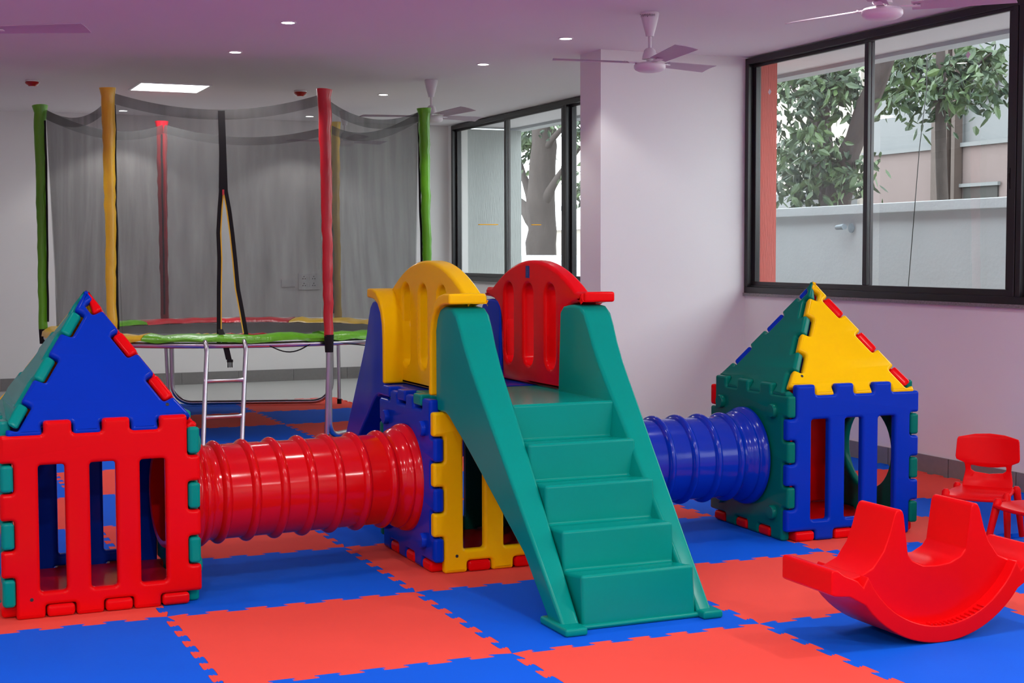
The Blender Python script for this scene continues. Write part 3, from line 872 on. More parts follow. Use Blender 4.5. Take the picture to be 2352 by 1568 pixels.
# ------------------------------------------------------------------ child chairs
def chair(loc, rz, label):
    """local frame: faces -y, front edge at y = -.14"""
    root = thing('child_chair', label, 'chair', loc, rz, 'red plastic child chairs')
    bm = bmesh.new()
    nx, ny = 12, 10; hw, hd = .143, .142
    def zz(u, v): return .240 - .006 * (1 - u * u) - .012 * max(0, -v - .55) * 2 + .02 * max(0, v - .7)
    G = [[bm.verts.new((u * (hw - .012 * max(0, v)) , v * hd, zz(u, v))) for u in [-1 + 2 * i / nx for i in range(nx + 1)]] for v in [-1 + 2 * j / ny for j in range(ny + 1)]]
    for j in range(ny):
        for i in range(nx): bm.faces.new((G[j][i], G[j][i + 1], G[j + 1][i + 1], G[j + 1][i]))
    g = bmesh.ops.extrude_face_region(bm, geom=bm.faces[:])
    bmesh.ops.translate(bm, vec=(0, 0, -.018), verts=[v for v in g['geom'] if isinstance(v, bmesh.types.BMVert)])
    obj('seat', bm, M['rocker'], root, smooth=45, bevel=.006, segs=2)
    # backrest: outline with handle slot, bent about z and leaning back
    out = [(-.118, 0), (-.118, .03), (-.108, .085), (-.112, .118), (-.148, .135), (-.152, .15), (-.147, .232), (-.142, .244), (-.07, .258), (0, .262), (.07, .258), (.142, .244), (.147, .232), (.152, .15), (.148, .135), (.112, .118), (.108, .085), (.118, .03), (.118, 0)]
    slot = [(-.085, .108), (-.04, .100), (0, .098), (.04, .100), (.085, .108), (.083, .085), (.066, .074), (.0, .066), (-.066, .074), (-.083, .085)]
    me = slab_mesh('backrest', fillet([Vector(p) for p in out], .008, 3), [fillet([Vector(p) for p in slot], .007, 3)], .013, .005, 2)
    bm = bmesh.new(); bm.from_mesh(me); bpy.data.meshes.remove(me)
    bmesh.ops.triangulate(bm, faces=bm.faces[:])
    for _ in range(2):
        bmesh.ops.subdivide_edges(bm, edges=[e for e in bm.edges if e.calc_length() > .03], cuts=1)
        bmesh.ops.triangulate(bm, faces=[f for f in bm.faces if len(f.verts) > 3])
    for v in bm.verts:
        x, y, z = v.co
        v.co = (x, .135 + y * .16 - 2.2 * x * x * (.4 + y * 2) - z + .015 * math.sin(min(1, y / .12) * PI), .232 + y)
    obj('backrest', bm, M['rocker'], root, smooth=45)
    for sx in (-1, 1):
        for sy in (-1, 1):
            bm = bmesh.new()
            tp = Vector((sx * .140, sy * .115, .250)); bt = Vector((sx * .158, sy * .165, 0.005))
            pts = [tp + Vector((0, 0, .004)), tp + Vector((0, 0, -.01)), tp.lerp(bt, .5), bt]
            add_tube(bm, pts, [.010, .019, .0165, .013], 12)
            obj('leg', bm, M['rocker'], root, smooth=50)
    return root
chair((2.84, .925, 0), math.atan2(-.8, .6) * 1.0, 'red child chair facing left between the rocker and the window wall, its backrest in view')
chair((2.80, .50, 0), -PI / 2 - .10 + .05, 'red child chair cut by the right edge, only its seat and legs showing')

# ------------------------------------------------------------------ trampoline
OX, OY = .71, 7.36
tr = thing('trampoline', 'round trampoline with black safety net and green, yellow and red padded poles', 'trampoline', (OX, OY, 0))
A0 = math.radians(-77.8); RT = 1.55
NAMES = 'BCDEFA'
PCOL = dict(B='sl_red', C='sl_green', D='sl_yellow', E='sl_red', F='sl_green', A='sl_yellow')
PANG = {n: A0 + k * PI / 3 for k, n in enumerate(NAMES)}
def polar(a, r, z): return Vector((r * math.cos(a), r * math.sin(a), z))
ZF, ZT = .755, 2.578
# frame ring, jumping mat
bm = bmesh.new()
ring = [polar(2 * PI * k / 72, RT - .045, ZF - .034) for k in range(73)]
add_tube(bm, ring, .022, 10, caps=False)
obj('frame_ring', bm, M['steel'], tr, smooth=50)
bm = bmesh.new()
vs = [bm.verts.new(polar(2 * PI * k / 72, RT - .24, ZF)) for k in range(72)]
bm.faces.new(vs); g = bmesh.ops.extrude_face_region(bm, geom=bm.faces[:]); bmesh.ops.translate(bm, vec=(0, 0, -.012), verts=[v for v in g['geom'] if isinstance(v, bmesh.types.BMVert)])
obj('jumping_mat', bm, M['matblack'], tr, smooth=None)
# padded rim cover in coloured sections
def pad(a0, a1, m, wob=.012):
    bm = bmesh.new(); n = max(6, int((a1 - a0) / .07)); rnd = random.Random(int(a0 * 1000))
    rows = []
    for k in range(n + 1):
        a = a0 + (a1 - a0) * k / n
        w = rnd.uniform(-wob, wob); w2 = rnd.uniform(-wob, wob)
        rows.append([bm.verts.new(polar(a, r, z)) for r, z in ((RT - .265, ZF + .004 + w * .4), (RT - .25, ZF + .024 + w), (RT - .15, ZF + .040 + w), (RT - .05, ZF + .034 + w2), (RT - .015, ZF + .012 + w2), (RT - .012 + w2, ZF - .012 + w * .9),
                                                          (RT - .020 + w2, ZF - .012 + w * .9), (RT - .03, ZF + .004), (RT - .15, ZF + .012), (RT - .25, ZF + .002))])
    for k in range(n):
        for i in range(10): bm.faces.new((rows[k][i], rows[k][(i + 1) % 10], rows[k + 1][(i + 1) % 10], rows[k + 1][i]))
    bm.faces.new(rows[0]); bm.faces.new(rows[-1][::-1])
    return obj('rim_pad', bm, m, tr, smooth=60)
def pang(px, py):
    p = at_z(px, py, ZF + .03) - Vector((OX, OY, 0)); return math.atan2(p.y, p.x)
aRY, aGR = pang(612, 740), pang(345, 739)
pads = [(PANG['A'] - 2 * PI + .15, PANG['B'], 'sl_green'), (PANG['B'], PANG['C'] - .1, 'sl_green'), (PANG['C'] - .1, aRY, 'sl_yellow'), (aRY, aGR, 'sl_red'), (aGR, PANG['F'], 'sl_green'), (PANG['F'], PANG['A'] + .15, 'sl_yellow')]
for a0, a1, m in pads:
    while a1 < a0: a1 += 2 * PI
    o = pad(a0, a1 - .004, M[m]); o['label'] = m[3:] + ' padded rim section'
# curled inner hems of the neighbouring pads showing at the entrance
for (p0, p1, m) in ((415, 492, 'sl_yellow'), (508, 640, 'sl_red')):
    a0, a1 = sorted((pang(p0, 776), pang(p1, 774)))
    bm = bmesh.new(); add_tube(bm, [polar(a0 + (a1 - a0) * k / 8, RT - .27, ZF + .028 + .006 * math.sin(k * 2.1)) for k in range(9)], .012, 8)
    o = obj('pad_hem', bm, M[m], tr, smooth=60); o['label'] = m[3:] + ' inner hem at the entrance'
# W-shaped legs: each joins two neighbouring poles
for (n0, n1) in (('D', 'E'), ('F', 'A'), ('B', 'C')):
    a0, a1 = PANG[n0], PANG[n1]
    if a1 < a0: a1 += 2 * PI
    da = .022
    p0, p1 = polar(a0 + da, RT - .055, 0), polar(a1 - da, RT - .055, 0)
    d = (p1 - p0).normalized(); pts = []
    zt = ZF - .03; rb = .10 if n0 == 'B' else .17; zl = .028
    pts += [p0 + Vector((0, 0, zt)), p0 + Vector((0, 0, zl + rb))]
    for k in range(1, 7): a = PI / 2 * k / 6; pts.append(p0 + d * rb * (1 - math.cos(a)) + Vector((0, 0, zl + rb * (1 - math.sin(a)))))
    pts.append((p0 + p1) / 2 + Vector((0, 0, zl)))
    for k in range(6, -1, -1): a = PI / 2 * k / 6; pts.append(p1 - d * rb * (1 - math.cos(a)) + Vector((0, 0, zl + rb * (1 - math.sin(a)))))
    pts.append(p1 + Vector((0, 0, zt)))
    bm = bmesh.new(); add_tube(bm, pts, .0215, 10)
    obj('leg', bm, M['steel'], tr, smooth=50)
# poles: bare tube with end cap below, padded sleeve above
for k, n in enumerate(NAMES):
    a = PANG[n]
    b0 = polar(a - .012, RT - .005, .012); tp = polar(a, RT, ZT) + Vector((.003, .05, 0))
    mid = polar(a, RT + .012, ZF)
    bm = bmesh.new(); add_tube(bm, [b0, mid, mid.lerp(tp, .5)], .017, 10)
    pole = obj('pole', bm, M['steel'], tr, smooth=50)
    bm = bmesh.new(); add_tube(bm, [b0 + Vector((0, 0, -.011)), b0 + Vector((0, 0, .035))], .0205, 10)
    obj('end_cap', bm, M['black'], pole, smooth=50)
    bm = bmesh.new(); rnd = random.Random(k + 3)
    zs = 30; pts = []; rr = []
    for q in range(zs + 1):
        t = q / zs
        p = mid.lerp(tp, .01 + .99 * t) + Vector((rnd.uniform(-.004, .004), rnd.uniform(-.004, .004), 0))
        pts.append(p); rr.append((.036 + .014 * t * t) + rnd.uniform(-.0025, .0025))
    rr[-1] += .012
    add_tube(bm, pts, rr, 14)
    s = obj('pole_sleeve', bm, M[PCOL[n]], pole, smooth=60)
    s['label'] = PCOL[n][3:] + ' vinyl sleeve'
    bm = bmesh.new(); add_tube(bm, [mid + Vector((0, 0, -.10)), mid + Vector((0, 0, .03))], [.031, .037], 12)
    obj('pole_bracket', bm, M['black'], pole, smooth=50)
    # black strip along which the net is laced
    inw = polar(a, 1, 0)
    bm = bmesh.new()
    add_tube(bm, [q - inw * .045 + Vector((-inw.y, inw.x, 0)) * .02 for q in pts[1::3]], .009, 6)
    obj('net_lacing', bm, M['black'], pole, smooth=50)

# safety net: six sagging panels between the poles, doorway in the front one
def net_pt(a0, a1, s, t, bulge=0.0):
    """s 0..1 between poles, t 0 (pad) .. 1 (top hem); counts the sag of the top edge"""
    R0, R1 = RT - .07, RT - .045
    top0 = polar(a0, R1, ZT - .03) + Vector((.003, .05, 0)); top1 = polar(a1, R1, ZT - .03) + Vector((.003, .05, 0))
    sag = .115 * (1 - (2 * s - 1) ** 2)
    top = top0.lerp(top1, s) - Vector((0, 0, sag))
    c = (top0 + top1) / 2; inw = Vector((-c.x, -c.y, 0)).normalized()
    top += inw * .03 * (1 - (2 * s - 1) ** 2)
    a = a0 + (a1 - a0) * s
    botc = polar(a0, R0, 0).lerp(polar(a1, R0, 0), s); botr = polar(a, R0 - .05, 0)
    bot = botc.lerp(botr, .65); bot.z = ZF + .045
    p = bot.lerp(top, t)
    p += inw * .03 * math.sin(PI * t) * (1 - (2 * s - 1) ** 2)
    fold = math.sin(s * 41 + a0 * 3) * .006 * (1 - t) + math.sin(s * 23 + t * 4 + a0) * .008 * (1 - t)
    return p + inw * (fold + bulge)
def grid_panel(fn, sfun0, sfun1, t0, t1, ns, nt):
    bm = bmesh.new(); rows = []
    for j in range(nt + 1):
        t = t0 + (t1 - t0) * j / nt
        a, b = sfun0(t), sfun1(t)
        rows.append([bm.verts.new(fn(a + (b - a) * i / ns, t)) for i in range(ns + 1)])
    for j in range(nt):
        for i in range(ns): bm.faces.new((rows[j][i], rows[j][i + 1], rows[j + 1][i + 1], rows[j + 1][i]))
    return bm
DOOR_L = [(0, .500), (.2, .502), (.33, .506), (.45, .502), (.55, .509), (.62, .516), (.64, .5175)]
DOOR_R = [(0, .612), (.10, .594), (.2, .574), (.33, .562), (.45, .549), (.55, .536), (.62, .523), (.64, .5195)]
def interp(tab, t):
    for (a, b), (c, d) in zip(tab, tab[1:]):
        if t <= c: return b + (d - b) * (t - a) / (c - a)
    return tab[-1][1]
for k, n in enumerate(NAMES):
    a0 = PANG[n]; a1 = a0 + PI / 3
    fn = lambda s, t, a0=a0, a1=a1: net_pt(a0, a1, s, t)
    HEM = .955
    if n != 'A':
        net = obj('net_panel', grid_panel(fn, lambda t: 0.0, lambda t: 1.0, 0, HEM, 22, 22), M['net'], tr, smooth=60)
    else:
        net = obj('net_panel', grid_panel(fn, lambda t: 0.0, lambda t: interp(DOOR_L, t), 0, HEM, 14, 40), M['net'], tr, smooth=60)
        net2 = obj('net_panel', grid_panel(fn, lambda t: interp(DOOR_R, t), lambda t: 1.0, 0, HEM, 14, 40), M['net'], tr, smooth=60)
        # black zip borders, yellow piping
        f1 = lambda s, t: net_pt(a0, a1, s, t, -.006)
        f2 = lambda s, t: net_pt(a0, a1, s, t, -.010)
        L_ = lambda t: interp(DOOR_L, t); R__ = lambda t: interp(DOOR_R, t)
        door = obj('door_border', grid_panel(f1, lambda t: L_(t) - .020, lambda t: L_(t) + .001, -.06, .64, 2, 40), M['black'], net, smooth=60)
        obj('door_border', grid_panel(f1, lambda t: R__(t) - .001, lambda t: R__(t) + .020, -.01, .64, 2, 40), M['black'], net, smooth=60)
        pl = obj('door_piping', grid_panel(f2, lambda t: L_(t) - .001, lambda t: L_(t) + .005, 0, .64, 1, 40), M['sl_yellow'], net, smooth=60); pl['label'] = 'yellow zip piping'
        pl = obj('door_piping', grid_panel(f2, lambda t: R__(t) - .005, lambda t: R__(t) + .001, 0, .64, 1, 40), M['sl_yellow'], net, smooth=60); pl['label'] = 'yellow zip piping'
        obj('door_flap', grid_panel(f1, lambda t: (.4965) + max(0, .64 - t) * .2 - max(0, t - .8) * .01 + (.64 - min(t, .8)) * -.03, lambda t: .540 - max(0, t - .64) * .022, .635, .995, 2, 20), M['black'], net, smooth=60)
        c = net_pt(a0, a1, .5185, .63, -.016)
        bm = bmesh.new(); add_box(bm, (c.x - .007, c.y - .004, c.z - .02), (c.x + .007, c.y + .004, c.z + .02)); z = obj('zip_pull', bm, M['sl_red'], net, smooth=None); z['label'] = 'red zip pull'
        # strap with buckle hanging over the rim
        q0 = net_pt(a0, a1, .497, .02, -.02); st = [q0, q0 + Vector((.004, -.10, -.06)), q0 + Vector((.018, -.125, -.14)), q0 + Vector((.034, -.125, -.215))]
        bm = bmesh.new()
        for i in range(3):
            p, r_ = st[i], st[i + 1]
            e = Vector((.022, .004, 0))
            bm.faces.new([bm.verts.new(v) for v in (p - e, p + e, r_ + e, r_ - e)])
        g = bmesh.ops.extrude_face_region(bm, geom=bm.faces[:]); bmesh.ops.translate(bm, vec=(0, -.003, 0), verts=[v for v in g['geom'] if isinstance(v, bmesh.types.BMVert)])
        strap = obj('door_strap', bm, M['black'], net, smooth=None)
        b = st[-1]; bm = bmesh.new()
        for dx in (-.014, 0, .014): add_box(bm, (b.x + dx - .004 + .008, b.y - .006, b.z - .058), (b.x + dx + .004 + .008, b.y + .004, b.z - .012))
        add_box(bm, (b.x - .014, b.y - .007, b.z - .02), (b.x + .03, b.y + .005, b.z))
        obj('buckle', bm, M['black'], strap, smooth=None, bevel=.002)
    band = obj('net_hem', grid_panel(lambda s, t, a0=a0, a1=a1: net_pt(a0, a1, s, t), lambda t: 0.0, lambda t: 1.0, HEM, 1.0, 22, 2), M['netband'], net, smooth=60)
# loose cord sagging below the frame between the front poles and the next ones
for (n0, d0, d1) in (('B', .06, .9), ('A', .72, .92)):
    a = PANG[n0]; bm = bmesh.new()
    add_tube(bm, [polar(a + (d0 + (d1 - d0) * k / 12) * PI / 3, RT - .03, ZF - .035 - .055 * math.sin(PI * k / 12)) for k in range(13)], .005, 6)
    obj('loose_cord', bm, M['black'], tr, smooth=50)

# ladder hooked on the frame
lx0 = at_y(475, 800, 5.80); lx1 = at_y(562, 795, 5.80)
LX = ((lx0.x + lx1.x) / 2, 5.80)
lad = thing('trampoline_ladder', 'grey metal ladder with two visible rungs leaning on the trampoline frame', 'ladder', (LX[0], LX[1] - .16, 0), math.radians(12) * 0)
hwl = abs(lx1.x - lx0.x) / 2 + .004
ztop = ZF - .03
for s in (-1, 1):
    bm = bmesh.new()
    add_tube(bm, [(s * (hwl - .003) - .067, 0.0, .026), (s * (hwl - .001) - .024, .10, .45), (s * hwl, .145, ztop - .04), (s * hwl, .165, ztop + .015), (s * hwl, .20, ztop + .03)], .0165, 10)
    obj('side_rail', bm, M['steel'], lad, smooth=50)
def rung_z(py): return at_y(520, py, LX[1] - .08).z
for z in (rung_z(874), rung_z(955), rung_z(955) - .225):
    y = .10 * (z / .45); w = hwl + .010; cx_ = -.067 + .043 * min(1, z / .45)
    bm = bmesh.new(); n = 12; rings = []
    for k in range(n + 1):
        x = cx_ - w + 2 * w * k / n; e = abs(2 * k / n - 1) ** 6
        rings.append([bm.verts.new((x, y + .016 * math.cos(a), z + (.012 + .014 * e) * math.sin(a))) for a in [2 * PI * i / 8 for i in range(8)]])
    for k in range(n):
        for i in range(8): bm.faces.new((rings[k][i], rings[k][(i + 1) % 8], rings[k + 1][(i + 1) % 8], rings[k + 1][i]))
    bm.faces.new(rings[0][::-1]); bm.faces.new(rings[-1])
    obj('rung', bm, M['steel'], lad, smooth=50)

# ------------------------------------------------------------------ ceiling fittings
def downlight(x, y, label):
    root = thing('ceiling_downlight', label, 'ceiling light', (x, y, CEIL), 0, 'round recessed downlights')
    bm = bmesh.new(); add_lathe(bm, [(.041, 0), (.052, 0), (.052, -.004), (.047, -.007), (.041, -.006), (.041, 0)], 28, caps=False)
    obj('trim_ring', bm, M['dl_trim'], root, smooth=40)
    bm = bmesh.new(); add_lathe(bm, [(.041, -.001), (.041, -.0045), (.0001, -.0055)], 24, caps=False)
    obj('diffuser', bm, M['lamp'], root, smooth=40)
DL = ['topmost lit downlight in the pink ceiling above the trampoline', 'lit downlight above the trampoline, between the zip door and the nearer downlight', 'lit downlight left of the ceiling fan by the pillar, nearest the camera on that side',
      'lit downlight in the mauve ceiling midway between the pillar fan and the far fan', 'lit downlight just left of the far ceiling fan', 'lit downlight seen through the net left of the red front pole', 'lit downlight seen through the net right of the yellow front pole']
for (x, y), l in zip(SPOTS[:7], DL): downlight(x, y, l)
pn = thing('ceiling_panel_light', 'lit white square panel light in the ceiling above the trampoline', 'ceiling light', (PANEL[0], PANEL[1], CEIL))
obj('panel_frame', box(((-.31, -.31, -.010), (.31, -.29, 0)), ((-.31, .29, -.010), (.31, .31, 0)), ((-.31, -.29, -.010), (-.29, .29, 0)), ((.29, -.29, -.010), (.31, .29, 0))), M['dl_trim'], pn, smooth=None)
obj('diffuser', box(((-.29, -.29, -.006), (.29, .29, -.002))), M['panel'], pn, smooth=None)
for (x, y, l) in ((-.77, 8.41, 'red smoke alarm on the ceiling at the far left'), (1.52, 8.34, 'red smoke alarm on the ceiling left of the red front pole top')):
    s = thing('smoke_alarm', l, 'smoke alarm', (x, y, CEIL), 0, 'red ceiling alarms')
    bm = bmesh.new(); add_lathe(bm, [(.056, 0), (.058, -.004), (.056, -.012), (.0001, -.012)], 24, caps=False)
    obj('base_plate', bm, M['plate'], s, smooth=40)
    bm = bmesh.new(); add_lathe(bm, [(.055, -.012), (.060, -.018), (.055, -.030), (.036, -.042), (.030, -.050), (.0001, -.050)], 24, caps=False)
    obj('alarm_dome', bm, M['alarm'], s, smooth=40)

def text_on_canopy(parent, s, r, zc):
    cu = bpy.data.curves.new('lettering', 'FONT'); cu.body = s; cu.size = .026; cu.align_x = 'CENTER'; cu.extrude = 0.0
    o = bpy.data.objects.new('lettering', cu); COL.objects.link(o)
    me = bpy.data.meshes.new_from_object(o.evaluated_get(bpy.context.evaluated_depsgraph_get()))
    bpy.data.objects.remove(o); bpy.data.curves.remove(cu)
    a0 = math.atan2(CAM.y - parent.location.y, CAM.x - parent.location.x) - .45
    for v in me.vertices:
        a = a0 + v.co.x / r
        rr = r + .0015 + (v.co.y) * .32
        v.co = (rr * math.cos(a), rr * math.sin(a), zc + v.co.y)
    link_mesh('lettering', me, M['ink'], parent)
def fan(x, y, angs, label, text=None):
    root = thing('ceiling_fan', label, 'ceiling fan', (x, y, CEIL), 0, 'white three-blade ceiling fans')
    bm = bmesh.new(); add_lathe(bm, [(.0001, 0), (.054, -.001), (.056, -.010), (.052, -.035), (.040, -.085), (.028, -.125), (.024, -.145), (.0001, -.146)], 32, caps=False)
    canopy = obj('canopy', bm, M['fan'], root, smooth=40)
    bm = bmesh.new(); add_tube(bm, [(0, 0, -.14), (0, 0, -.245)], .0105, 14)
    obj('down_rod', bm, M['fan'], root, smooth=50)
    bm = bmesh.new(); add_lathe(bm, [(.0001, -.215), (.022, -.216), (.034, -.228), (.044, -.262), (.047, -.282), (.0001, -.283)], 28, caps=False)
    obj('lower_cup', bm, M['fan'], root, smooth=40)
    bm = bmesh.new(); add_lathe(bm, [(.0001, -.300), (.06, -.302), (.088, -.308), (.096, -.318), (.097, -.334), (.090, -.346), (.070, -.356), (.052, -.360), (.0001, -.361)], 40, caps=False)
    add_lathe(bm, [(.02, -.28), (.02, -.302)], 16)
    obj('motor_housing', bm, M['fan'], root, smooth=35)
    for a in angs:
        bm = bmesh.new(); n = 10; top = []
        tilt = math.radians(-12)
        for k in range(n + 1):
            r = .135 + (.585 - .135) * k / n
            w = .050 + .016 * k / n
            c = 0.0
            row = []
            for q in (-1, -.5, 0, .5, 1):
                yy = q * w + (.012 if k == n else 0) * q * -0
                rr = r + (.022 * (q + 1) / 2 if k == n else 0)
                row.append(bm.verts.new((rr, yy * math.cos(tilt), -.300 + .012 * k / n + yy * math.sin(tilt) + .004 * (1 - q * q))))
            top.append(row)
        for k in range(n):
            for i in range(4): bm.faces.new((top[k][i], top[k + 1][i], top[k + 1][i + 1], top[k][i + 1]))
        g = bmesh.ops.extrude_face_region(bm, geom=bm.faces[:]); bmesh.ops.translate(bm, vec=(0, 0, -.003), verts=[v for v in g['geom'] if isinstance(v, bmesh.types.BMVert)])
        rot = Matrix.Rotation(math.radians(a), 4, 'Z')
        bl = obj('blade', bm, M['fan_blade'], root, smooth=40, mtx=rot)
        bm = bmesh.new(); add_box(bm, (.070, -.020, -.306), (.175, .020, -.300))
        for yy in (-.010, .010): add_lathe(bm, [(.005, -.300), (.005, -.294), (.0001, -.293)], 8, Matrix.Translation((.155, yy, 0)), caps=False)
        obj('blade_iron', bm, M['fan'], bl, smooth=None)
    if text: text_on_canopy(root, text, .0535, -.030)
    return root
fan(2.37, 3.376, (163, 262, 22), 'white ceiling fan hanging before the pillar', 'Crompton')
fan(2.43, 1.19, (318, 98, 225), 'white ceiling fan cut by the top edge, near the big right window', 'Crompton')
fan(2.325, 7.13, (150, 280, 25), 'white ceiling fan hanging beside the green right pole of the trampoline')
fan(-1.52, 3.55, (-20, 100, 220), 'white ceiling fan of which one blade enters at the top left')
fan(2.43, 10.0, (150, 270, 30), 'white ceiling fan at the far wall, seen dimly through the trampoline net')

# switch plates on the back wall
sp = thing('switch_plate', 'small blank white switch plate on the back wall behind the net', 'wall plate', (2.137, YB, 1.057))
obj('cover', box(((-.077, -.014, -.045), (.077, 0, .045))), M['plate'], sp, bevel=.004)
obj('face', box(((-.062, -.017, -.033), (.062, -.013, .033))), M['plate'], sp, bevel=.002)
sp = thing('socket_plate', 'large white plate with sockets and switches on the back wall behind the net', 'wall plate', (2.37, YB, 1.072))
obj('cover', box(((-.118, -.014, -.092), (.118, 0, .092))), M['plate'], sp, bevel=.004)
for zr in (-.038, .038):
    for xs in (-.055, .055):
        bm = bmesh.new()
        for q in ((0, .018), (-.013, -.006), (.013, -.006)): add_box(bm, (xs + q[0] - .005, -.0155, zr + q[1] - .005), (xs + q[0] + .005, -.013, zr + q[1] + .005))
        obj('socket', bm, M['hole'], sp, smooth=None)
    for xs in (-.014, .014): obj('rocker_switch', box(((xs - .010, -.0185, zr - .018), (xs + .010, -.013, zr + .018))), M['plate'], sp, bevel=.002)

# ------------------------------------------------------------------ outside the windows
struct(obj('ground', box(((XR + .2, -30, -.3), (40, 40, -.05)), ((-30, -30, -.3), (XR + .2, YF - .2, -.05))), M['soil'], smooth=None))
# slab overhang is the ceiling's own projection; drop beam at its edge
struct(obj('trim_3', box(((4.86, -8, CEIL - .03), (5.02, 20, CEIL + .2))), M['cement'], smooth=None))
cw = thing('compound_wall', 'grey cement compound wall with a coping outside the big right window', 'wall', (6.0, 0, 0))
obj('wall_face', box(((0, -6, -.05), (.2, 10.2, 1.715))), M['cement'], cw, smooth=None)
obj('coping', box(((-.05, -6, 1.715), (.25, 10.2, 1.80))), M['cement'], cw, smooth=None, bevel=.006)
cw = thing('compound_wall', 'low grey boundary wall outside the far window, below the tree trunk', 'wall', (6.25, 0, 0))
obj('wall_face', box(((0, 10.3, -.05), (.2, 22, 1.28))), M['cement'], cw, smooth=None)
obj('coping', box(((-.04, 10.3, 1.28), (.24, 22, 1.352))), M['cement'], cw, smooth=None, bevel=.006)
s = obj('salmon_column', box(((4.137, 4.898, -.05), (4.292, 4.918, CEIL - .031)), ((4.235, 4.918, -.05), (4.292, 5.26, CEIL - .031))), M['salmon'], smooth=None)
tag(s, 'salmon column of combed stucco outside the left end of the big window', 'column')
s = obj('stucco_column', box(((4.234, 11.2, -.05), (4.93, 11.8, CEIL - .031))), M['stucco'], smooth=None)
tag(s, 'broad grey stucco column outside the far window', 'column')
bl = thing('wall_lamp', 'small grey metal lamp on the compound wall outside', 'lamp', tuple(at_x(1946, 524, 5.99)))
bm = bmesh.new(); add_tube(bm, [(-.005, .09, .0), (-.06, .07, .008), (-.075, -.06, .012)], [.012, .022, .026], 10); obj('lamp_body', bm, M['bracket'], bl, smooth=40)
bm = bmesh.new(); add_lathe(bm, [(.0001, 0), (.042, .002), (.042, .012), (.0001, .016)], 20, Matrix.Rotation(-PI / 2, 4, 'Y') @ Matrix.Translation((0, -.07, 0)), caps=False); obj('mount_disc', bm, M['bracket'], bl, smooth=40)

# trees
def leaves(rnd, centre, rad, n, size, droop=.6, clusters=None):
    bm = bmesh.new()
    cl = clusters or [centre]
    for _ in range(n):
        c = Vector(rnd.choice(cl))
        d = Vector((rnd.gauss(0, 1), rnd.gauss(0, 1), rnd.gauss(0, 1)))
        p = c + Vector((d.x * rad[0], d.y * rad[1], d.z * rad[2])) * .55
        L = size * rnd.uniform(.6, 1.3); w = L * .21
        ax = Vector((rnd.uniform(-1, 1), rnd.uniform(-1, 1), -droop + rnd.uniform(-.5, .5))).normalized()
        sd = ax.cross(Vector((rnd.uniform(-1, 1), rnd.uniform(-1, 1), rnd.uniform(-1, 1)))).normalized()
        nr = ax.cross(sd)
        q = [p, p + ax * L * .3 + sd * w, p + ax * L * .7 + sd * w * .75, p + ax * L, p + ax * L * .7 - sd * w * .75, p + ax * L * .3 - sd * w]
        m1, m2 = p + ax * L * .3 + nr * w * .3, p + ax * L * .7 + nr * w * .3
        V = [bm.verts.new(v) for v in q] + [bm.verts.new(m1), bm.verts.new(m2)]
        for f in ((0, 1, 6), (1, 2, 7, 6), (2, 3, 7), (0, 6, 5), (6, 7, 4, 5), (7, 3, 4)): bm.faces.new([V[i] for i in f])
    return bm
def tree(label, base, limbs, clusters, rad, n, size, seed):
    rnd = random.Random(seed)
    root = thing('tree', label, 'tree', (base[0], base[1], -.05))
    o = Vector(root.location)
    trunk = None
    for k, (pts, r) in enumerate(limbs):
        bm = bmesh.new(); P = [Vector(p) - o for p in pts]
        # finer, slightly crooked polyline
        Q, R2 = [], []
        for i in range(len(P) - 1):
            for t in (0, .33, .66):
                Q.append(P[i].lerp(P[i + 1], t) + Vector((rnd.uniform(-1, 1), rnd.uniform(-1, 1), 0)) * r[i] * .12); R2.append(lerp(r[i], r[i + 1], t) * rnd.uniform(.94, 1.06))
        Q.append(P[-1]); R2.append(r[-1])
        add_tube(bm, Q, R2, 10)
        if k == 0: trunk = obj('trunk', bm, M['bark'], root, smooth=60)
        else: obj('branch', bm, M['bark'], root, smooth=60)
    bm = leaves(rnd, None, rad, n, size, clusters=[Vector(c) - o for c in clusters])
    fo = obj('foliage', bm, M['leaf'], root, smooth=None)
    return root
X1 = 7.1
def px1(x, y, X=X1): return at_x(x, y, X)
b1 = px1(1908, 478); b1.z = 0
tree('leafy tree behind the compound wall in the left pane of the big window', (b1.x, b1.y),
     [([(b1.x, b1.y, -.05), px1(1908, 470), px1(1893, 330), px1(1886, 150), px1(1884, 40)], [.15, .125, .095, .075, .05]),
      ([px1(1918, 470), px1(1935, 410), px1(1962, 320), px1(2008, 200), px1(2040, 120), px1(2080, 20)], [.15, .13, .105, .10, .10, .07]),
      ([px1(1893, 330), px1(1850, 250), px1(1815, 190)], [.04, .03, .015])],
     [px1(x, y, X1 + rx) for x, y, rx in ((1810, 200, -.2), (1830, 190, .2), (1850, 240, -.3), (1815, 300, 0), (1860, 180, .1), (1890, 200, -.2), (1920, 190, .1), (1940, 215, -.1), (1960, 180, 0), (1830, 370, -.2), (1870, 380, 0), (1900, 390, -.25), (1850, 430, .1), (1800, 350, .2), (1885, 330, -.3), (1930, 370, .2), (1955, 400, 0), (1865, 455, 0), (1945, 425, .2), (1900, 150, -.2), (1820, 150, .1), (1795, 420, .2))],
     (.25, .25, .22), 1900, .13, 11)
X2 = 8.9
b2 = px1(2165, 470, X2); b2.z = 0
